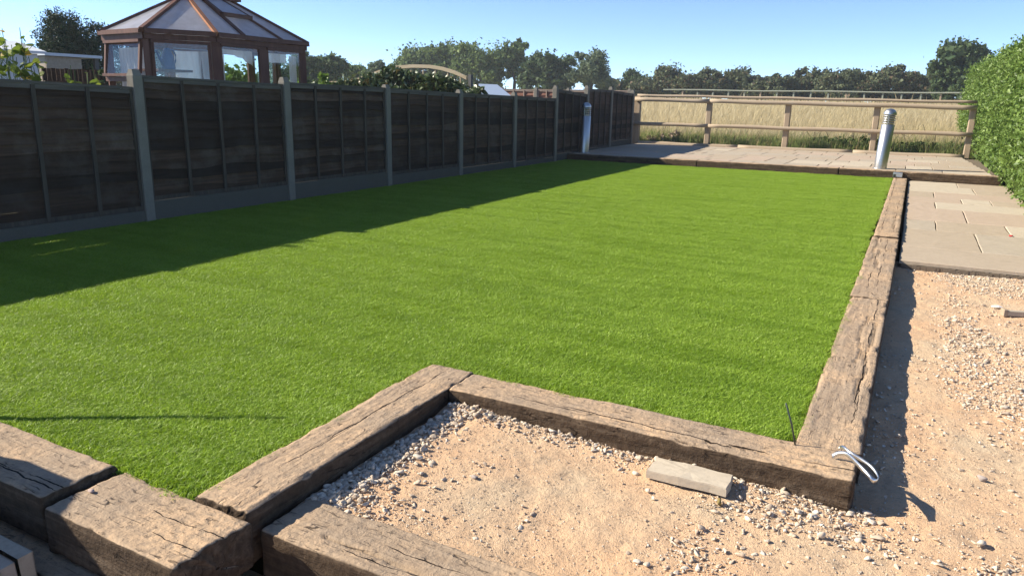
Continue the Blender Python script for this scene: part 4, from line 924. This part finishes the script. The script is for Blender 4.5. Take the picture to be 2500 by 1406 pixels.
# ------------------------------------------------------------------ other things behind the fence
def build_neighbour():
    # arched trellis
    T = empty('arched_trellis'); tag(T, 'pale wooden trellis with a wave shaped top rail half hidden by a climber', 'trellis')
    Y = 13.0; pix = [(800, 199), (835, 199), (868, 194), (900, 182), (935, 169), (970, 161), (1010, 158), (1050, 159), (1080, 164), (1110, 173), (1140, 187)]
    pp = [atY(u, v, Y) for u, v in pix]; V = []; F = []
    for p in pp:
        for dy, dz in ((-.03, -.065), (.03, -.065), (.03, 0), (-.03, 0)): V.append((p.x, p.y+dy, p.z+dz))
    for i in range(len(pp)-1):
        for j in range(4): F.append((i*4+j, i*4+4+j, i*4+4+(j+1) % 4, i*4+(j+1) % 4))
    F += [(3, 2, 1, 0), tuple(len(V)-4+j for j in range(4))]
    mk('arched_rail', V, F, M['arch'], T)
    e = atY(1149, 183, Y); MB().cbox(e.x-.035, e.x+.035, Y-.035, Y+.035, -.05, e.z, .005).build('post', M['darkpost'], T)
    e0 = pp[0]; MB().cbox(e0.x-.035, e0.x+.035, Y-.035, Y+.035, -.05, e0.z+.05, .005).build('post', M['darkpost'], T)
    for k in range(12):
        x = pp[0].x+(pp[-1].x-pp[0].x)*(k+.5)/12; zt = np.interp(x, [p.x for p in pp], [p.z for p in pp])-.066
        MB().box(x-.012, x+.012, Y-.012, Y+.0, .2, zt).build('lath', M['arch'], T)
    for k in range(6): z = .3+k*.2; MB().box(pp[0].x, pp[-1].x, Y+.001, Y+.012, z, z+.024).build('lath', M['arch'], T)
    # climber
    C = empty('climbing_plant', (0, 0, 0)); tag(C, 'glossy green climber smothering the arched trellis', 'plant'); lob = []
    for u, v in ((775, 212), (800, 205), (830, 208), (865, 205), (900, 196), (925, 185), (950, 178), (980, 172), (1000, 176), (1030, 182), (1060, 188), (1090, 195), (1110, 200), (1130, 208), (1150, 218), (1175, 230)):
        p = atY(u, v+(0 if u < 955 else 9), Y-.16)
        for z in np.arange(.9, p.z, .2): lob.append(((p.x+random.uniform(-.1, .1), p.y+random.uniform(-.15, .1), z), (.2, .16, .15)))
        lob.append(((p.x, p.y-.02, p.z-.03), (.20, .16, .11)))
    pts, cl = crown_points(22000, lob, .6, 24); v, f = leaf_cards(pts, .052, 2.0, .3); mk('leaves', v, f, M['l_climb'], C)
    m = MB()
    for k in range(10): x = -10.9+k*.32; m.tube([(x, Y-.1, -.05), (x+.1, Y-.14, .7), (x+random.uniform(-.2, .2), Y-.1, 1.4)], [.015, .012, .006], 5)
    m.build('stems', M['bark'], C)
    # shrubs around and behind the summerhouse
    def shrub(label, u, v, hw, Xp, mat, n, leaf, zb=-.05, name='garden_shrub', asp=1.5, yel=False):
        p = atX(u, v, Xp); hw_ = (atX(u+hw, v, Xp)-atX(u-hw, v, Xp)).length/2; B = empty(name, (p.x, p.y, zb)); tag(B, label, 'shrub'); H = p.z-zb
        lb = [((random.uniform(-.3, .3), random.uniform(-.7, .7)*hw_, H*random.uniform(.35, .88)), (hw_*.4, hw_*.4, H*.13)) for _ in range(14)]
        q, cl = crown_points(n, lb, .5, 24); q[:, 2] = np.clip(np.abs(q[:, 2]), .02, H*1.02); v_, f_ = leaf_cards(q, leaf, asp, .5); mk('leaves', v_, f_, M[mat], B)
        m_ = MB()
        for k in range(6): e = cl[random.randrange(len(cl))]; m_.tube([(0, 0, 0), (e[0]*.4, e[1]*.4, e[2]*.5), tuple(e)], [.014, .01, .004], 5)
        m_.build('stems', M['bark'], B)
    shrub('sunlit leafy shrub seen through the summerhouse windows', 600, 150, 75, -13.2, 'l_hedge', 3600, .06)
    shrub('low sunlit shrub between the summerhouse and the trellis', 775, 180, 42, -9.6, 'l_hedge', 1800, .05)
    shrub('dark shrub against the left wall of the summerhouse', 250, 150, 26, -10.2, 'l_dark', 1200, .045)
    shrub('dark shrubs far behind the summerhouse windows', 690, 128, 80, -22, 'l_dark', 3600, .11)
    # broad-leaved yellow-green plants right behind the fence
    def broad(label, stems, Xp, leaf, n_leaf, seed):
        r_ = random.Random(seed); B = empty('leafy_plant', (0, 0, 0)); tag(B, label, 'plant', 'broad leaved plants behind the fence'); m_ = MB(); V = []; F = []
        for u, v, sp in stems:
            t = atX(u, v, Xp+r_.uniform(-.15, .15)); b_ = Vector((t.x+r_.uniform(-.05, .05), t.y+r_.uniform(-.08, .08), -.05)); mid = b_.lerp(t, .6)+Vector((0, r_.uniform(-.04, .04), 0))
            m_.tube([b_, mid, t], [.008, .006, .003], 5)
            for k in range(n_leaf):
                q = (r_.random()**.6)*.62+.38; c_ = b_.lerp(t, q)+Vector((r_.uniform(-1, 1)*sp, r_.uniform(-1, 1)*sp, r_.uniform(-.03, .03)))
                s = leaf*r_.uniform(.55, 1.15); d = Vector((r_.gauss(0, 1), r_.gauss(0, 1), r_.uniform(-.6, .2))).normalized(); nn = Vector((r_.gauss(0, .7), r_.gauss(0, .7), 1)).normalized()
                sd_ = d.cross(nn).normalized(); nn = sd_.cross(d); k0 = len(V)
                for a_, b2, h in ((-.45, 0, 0), (-.5, .32, .06), (-.12, .5, .1), (.28, .32, .07), (.55, 0, -.08), (.28, -.32, .07), (-.12, -.5, .1), (-.5, -.32, .06)): V.append(c_+d*a_*s+sd_*b2*s+nn*h*s)
                V.append(c_); F += [(k0+8, k0+j, k0+(j+1) % 8) for j in range(8)]
                m_.tube([b_.lerp(t, max(.2, q-.05)), c_-d*.4*s], .002, 4, False)
        m_.build('stems', M['l_mid'], B); mk('leaves', V, F, M['l_yel'], B)
    broad('tall leggy plant with yellow green leaves at the far left above the fence', [(5, 70, .06), (12, 95, .07), (28, 110, .08), (48, 68, .04), (60, 105, .06), (70, 140, .1), (40, 140, .12), (15, 150, .12), (90, 155, .1), (0, 120, .1), (82, 165, .1), (55, 160, .12)], -7.05, .085, 15, 3)
    broad('small plant with yellowing leaves standing between the leggy plant and the summerhouse', [(165, 172, .03), (172, 160, .03), (182, 172, .04)], -7.0, .065, 5, 4)
    broad('young sprig with a few yellow green leaves left of the first tall post', [(224, 158, .03), (212, 180, .04), (234, 182, .04)], -7.0, .06, 5, 5)
    # sheds at the left
    S1 = empty('garden_shed'); tag(S1, 'pale weatherboarded shed with a flat white edged roof left of the summerhouse', 'shed')
    X = -14.0; a, b = atX(108, 136, X), atX(196, 143, X); zt = (a.z+b.z)/2
    for k in range(9):
        z1 = zt-k*.135; MB().beam((X+.02, a.y, z1), (X+.02, b.y, z1-.0), .02, .142, (.12, 0, 1)).build('weatherboard', M['clap'], S1)
    MB().box(X-1.8, X, a.y, b.y, -.05, zt-.01).build('shed_body', M['clap'], S1)
    c_ = atX(240, 140, X); MB().box(X-1.9, X+.12, a.y-.06, c_.y, zt+.005, zt+.055).build('roof', M['white'], S1)
    MB().box(X-.06, X, c_.y-.08, c_.y, -.05, zt).build('roof_post', M['darkpost'], S1)
    MB().box(X-1.8, X-1.7, b.y, c_.y, -.05, zt-.01).build('back_wall', M['felt'], S1)
    S2 = empty('white_shed'); tag(S2, 'small white shed half hidden by the leggy plant at the left edge', 'shed')
    X = -13.0; a, b = atX(-60, 128, X), atX(90, 126, X); MB().box(X-1.4, X, a.y, b.y, -.05, b.z-.04).build('wall', M['white'], S2)
    MB().add([(X+.1, a.y-.1, b.z-.04), (X+.1, b.y+.1, b.z-.04), (X-.7, b.y+.1, b.z+.14), (X-.7, a.y-.1, b.z+.14), (X+.1, a.y-.1, b.z), (X+.1, b.y+.1, b.z), (X-.7, b.y+.1, b.z+.18), (X-.7, a.y-.1, b.z+.18)], [(0,3,2,1),(4,5,6,7),(0,1,5,4),(1,2,6,5),(2,3,7,6),(3,0,4,7)]).build('roof', M['white'], S2)
    S3 = empty('neighbour_house'); tag(S3, 'dark pitched roof of a low building at the far left edge', 'building')
    X = -24.0; e1, e2 = atX(85, 122, X), atX(-10, 86, X); ridge = e2.z+.25; y_r = e2.y-.6
    MB().add([(X, e1.y, e1.z-.1), (X, y_r, ridge), (X, 2*y_r-e1.y, e1.z-.1), (X-6, e1.y, e1.z-.1), (X-6, y_r, ridge), (X-6, 2*y_r-e1.y, e1.z-.1)], [(0, 1, 2), (5, 4, 3), (0, 3, 4, 1), (1, 4, 5, 2), (2, 5, 3, 0)]).build('roof', M['felt'], S3)
    MB().box(X-5.9, X-.1, 2*y_r-e1.y+.2, e1.y-.2, -.05, e1.z-.1).build('wall', M['felt'], S3)
    D = empty('dark_side_fence'); tag(D, 'dark close boarded fence below the pale shed', 'fence')
    X = -11.4; a, b = atX(100, 166, X), atX(248, 170, X)
    for k in range(14):
        y0 = a.y+(b.y-a.y)*k/14; MB().box(X, X+.02, y0, y0+(b.y-a.y)/14-.006, -.05, a.z+random.uniform(-.01, .01)).build('board', M['board'], D)
    MB().box(X+.021, X+.06, a.y, b.y, a.z-.25, a.z-.18).build('rail', M['board'], D)
    # blue-grey sheet roof of a low store
    G = empty('storage_box'); tag(G, 'blue grey sloping lid of a storage box behind the fence', 'storage box')
    Yb = 15.5; q = [atY(1168, 205, Yb+.5), atY(1214, 207, Yb+.5), atY(1250, 236, Yb), atY(1172, 232, Yb)]
    MB().poly([q[3], q[2], q[1], q[0]], .03).build('lid', M['bluegrey'], G)
    MB().box(q[3].x+.02, q[2].x-.05, Yb+.03, Yb+.6, -.05, q[3].z-.06).build('box_body', M['bluegrey'], G)
build_neighbour()

# ------------------------------------------------------------------ small things in the foreground
def lone_stone(label, u, v, z, s, mat, seed):
    p = atZ(u, v, z); pr = stone_protos(ICO2, 1, seed)[0]
    if z < -.05: p = Vector((p.x, p.y, float(hard_z(np.array(p.x), np.array(p.y)))))
    o = mk('loose_stone', pr*s, ICO2[1], M[mat]); o.location = (p.x, p.y, p.z+s*.32); o.rotation_euler = (0, 0, seed); tag(o, label, 'stone', 'single stones lying apart')
lone_stone('small pinkish stone lying on the broad front corner sleeper', 220, 1200, .006, .016, 'stone_pink', 3)
lone_stone('olive brown stone in front of the loose paving strip', 1757, 1228, -.09, .024, 'stone_olive', 5)
lone_stone('white chip standing on the sand at the bottom edge, left of two', 1555, 1368, -.09, .015, 'stone_white', 6)
lone_stone('white chip standing on the sand at the bottom edge, right of two', 1672, 1388, -.09, .013, 'stone_white', 7)
lone_stone('cream stone on the bare sand at the lower right with a short shadow', 2392, 1325, -.09, .021, 'stone_white', 8)
lone_stone('pale grey stone alone in the middle of the sandy corner', 1160, 1165, -.08, .017, 'stone_grey', 9)
lone_stone('cream stone with a dark shadow at the edge of the shaded gravel', 1020, 1118, -.07, .024, 'stone_white', 10)
lone_stone('squarish cream stone against the cross sleeper near the gravel corner', 1186, 1020, -.06, .026, 'stone_white', 11)
lone_stone('large buff stone among the gravel at the right beyond the steel loop shadow', 2400, 1170, -.09, .030, 'stone_grey', 12)

def build_small():
    # loose strip of paving
    a = [atZ(1605, 1118, -.062), atZ(1790, 1165, -.062), atZ(1775, 1200, -.062), atZ(1577, 1148, -.062)]
    c = sum(a, Vector())/4; L = ((a[1]-a[0]).length+(a[2]-a[3]).length)/2; w = ((a[3]-a[0]).length+(a[2]-a[1]).length)/2
    v, f = slab_mesh(L, w*.95, .032, 99); o = mk('paving_offcut', [(x-L/2, y-w/2, z) for x, y, z in v], f, M['slab_pale']); o.location = (c.x, c.y, -.052); o.rotation_euler = (R(2), R(-1), math.atan2((a[1]-a[0]).y, (a[1]-a[0]).x))
    tag(o, 'loose pale sandstone strip lying on the gravel against the cross sleeper', 'paving strip')
    # bright steel strap loop on the sleeper end
    pts = [(-.105, 2.672, .022), (-.085, 2.668, .040), (-.060, 2.652, .050), (-.034, 2.612, .050), (-.008, 2.572, .046), (.020, 2.545, .034), (.036, 2.546, .022), (.044, 2.585, .018), (.022, 2.628, .030), (-.016, 2.652, .042), (-.052, 2.668, .050), (-.075, 2.695, .052), (-.088, 2.715, .040)]
    V = []; F = []; P = [Vector(p) for p in pts]
    sm = []
    for i in range(len(P)-1):
        p0, p1, p2, p3 = P[max(i-1, 0)], P[i], P[i+1], P[min(i+2, len(P)-1)]
        for k in range(5):
            t = k/5; sm.append(.5*((2*p1)+(p2-p0)*t+(2*p0-5*p1+4*p2-p3)*t*t+(3*p1-p0-3*p2+p3)*t**3))
    sm.append(P[-1]); bw, th = .008, .0014
    for i, p in enumerate(sm):
        d = (sm[min(i+1, len(sm)-1)]-sm[max(i-1, 0)]).normalized(); up = Vector((.25, .2, 1)).normalized(); nn = d.cross(up).normalized(); up = nn.cross(d)
        for s1, s2 in ((-1, -1), (1, -1), (1, 1), (-1, 1)): V.append(p+up*bw*s1*.9+nn*th*s2)
    for i in range(len(sm)-1):
        for j in range(4): F.append((i*4+j, i*4+4+j, i*4+4+(j+1) % 4, i*4+(j+1) % 4))
    F += [(3, 2, 1, 0), tuple(len(V)-4+j for j in range(4))]
    tag(mk('steel_strap', V, F, M['galv'], None, True), 'bright bent steel strap looped over the end of the cross sleeper', 'strap')
    # thin rod standing in the grass corner
    b, t = atZ(1947, 1092, 0), atY(1919, 984, 2.70); b.y = 2.735
    tag(MB().tube([b-Vector((0, 0, .03)), b.lerp(t, .5), t], [.0035, .0035, .003], 8).build('thin_rod', M['rodsteel'], None, True), 'thin dark metal rod stuck upright in the corner of the grass', 'rod')
    # metal bracket on the far sleeper
    B = empty('metal_bracket', (-.155, 15.0, .0)); tag(B, 'small galvanised bracket on the far sleeper where the lawn edge ends', 'bracket')
    MB().cbox(-.075, .075, -.010, .012, .03, .115, .003).build('plate', M['galv'], B); MB().cbox(-.06, .06, -.07, -.012, .082, .112, .003).build('arm', M['galv'], B); MB().cbox(-.07, -.03, -.06, -.011, .025, .08, .003).build('flange', M['rodsteel'], B)
    # litter on the right
    p = atZ(2434, 746, -.08); z = float(hard_z(np.array(p.x), np.array(p.y)))+.015
    tag(MB().add([(-.035, -.012, 0), (.01, -.02, .006), (.04, .0, .0), (.01, .018, .008), (-.03, .014, .002), (-.035, -.012, -.003), (.01, -.02, .003), (.04, 0, -.003), (.01, .018, .005), (-.03, .014, -.001)], [(0,1,2,3,4), (9,8,7,6,5), (0,5,6,1), (1,6,7,2), (2,7,8,3), (3,8,9,4), (4,9,5,0)]).build('paper_scrap', M['paper']), 'white scrap of paper lying on the gravel at the right', 'litter').location = (p.x, p.y, z)
    p = atZ(2476, 768, -.08); z = float(hard_z(np.array(p.x), np.array(p.y)))
    W_ = empty('timber_offcut', (p.x, p.y, z+.02), .3); tag(W_, 'short timber offcut lying on the gravel at the right edge', 'wood')
    MB().cbox(-.05, .16, -.02, .02, -.015, .02, .003).build('batten_piece', M['clap'], W_); MB().cbox(-.075, -.052, -.028, .028, -.018, .03, .003).build('end_piece', M['pine'], W_)
    p = atZ(2468, 577, -.018); o = MB().lathe([(0, 0), (.018, 0), (.020, .006), (.012, .012), (0, .012)], 9).build('red_cap', M['red']); o.location = (p.x, p.y, -.018); tag(o, 'tiny red plastic cap lying on the paved path', 'cap')
    # slabs on edge at the lower left
    cols = ['buff', 'pink', 'buff', 'grey', 'buff']
    names = ['backmost', 'second from the back', 'middle', 'second from the front', 'frontmost']
    for k in range(5):
        v, f = slab_mesh(.62, .335-.010*k, .042, 200+k); y = 1.045-k*.0432
        o = mk('paving_slab', [(x-.62, .0, q+0*z_) if False else (x-.62, z_, q) for x, q, z_ in v], f, M['slab_'+cols[k]])
        o.location = (-2.06-.012*k+(.02 if k == 2 else 0), y, -.385); o.rotation_euler = (R(3), 0, R(-2+k)); tag(o, '%s of the sandstone slabs stacked on edge in the shaded lower left corner' % names[k], 'paving slab', 'slabs stacked on edge')
    # unseen bag shape added left of the view to cast shade on the corner
    B = empty('shade_caster_bag', (-3.57, .42, -.39), R(15)); tag(B, "unseen white bag shape added left of the steps to shade the corner", 'shade caster'); V = []; F = []; n = 24
    for i, (s, z) in enumerate(((.47, 0), (.52, .12), (.55, .45), (.54, .8), (.52, 1.03), (.50, 1.09), (.47, 1.07), (.42, .95), (.0, .98))):
        for k in range(n):
            a = 2*math.pi*k/n; q = (abs(math.cos(a))**5+abs(math.sin(a))**5)**(-1/5); w = 1+.03*math.sin(a*5+i); V.append((s*q*math.cos(a)*w, s*q*math.sin(a)*w*.95, z+.015*math.sin(a*3+i)))
    for i in range(8):
        for k in range(n): F.append((i*n+k, i*n+(k+1) % n, (i+1)*n+(k+1) % n, (i+1)*n+k))
    mk('bag', V, F, M['bag'], B, True)
    for sx in (-1, 1): MB().tube([(sx*.45, -.3, 1.0), (sx*.4, -.2, 1.12), (sx*.38, 0, 1.16), (sx*.4, .2, 1.12), (sx*.45, .3, 1.0)], .012, 6).build('lifting_strap', M['blue'], B)
    # leaning stake left of the picture whose thin shadow crosses the grass
    tag(MB().tube([(-2.98, 1.385, -.2), (-3.13, 1.39, .2), (-3.33, 1.45, .55), (-3.54, 1.52, 1.0)], [.016, .015, .013, .008], 8).build('wooden_stake', M['darkpost'], None, True), 'leaning wooden stake at the left end of the front sleeper', 'stake')
build_small()

# ------------------------------------------------------------------ summer air
def build_haze():
    o = MB().box(-165, 125, -45, 245, -1.5, 13.5).build('haze', None); m = bpy.data.materials.new('haze_air'); m.use_nodes = True; t = m.node_tree; t.nodes.clear()
    out = t.nodes.new('ShaderNodeOutputMaterial'); v = t.nodes.new('ShaderNodeVolumePrincipled'); v.inputs['Density'].default_value = 0.0008; v.inputs['Color'].default_value = (0.86, 0.93, 1.0, 1); v.inputs['Anisotropy'].default_value = 0.2
    t.links.new(v.outputs[0], out.inputs['Volume']); o.data.materials.append(m)
    tag(o, 'thin pale summer haze filling the air over the garden and field', 'haze', kind='stuff')
build_haze()
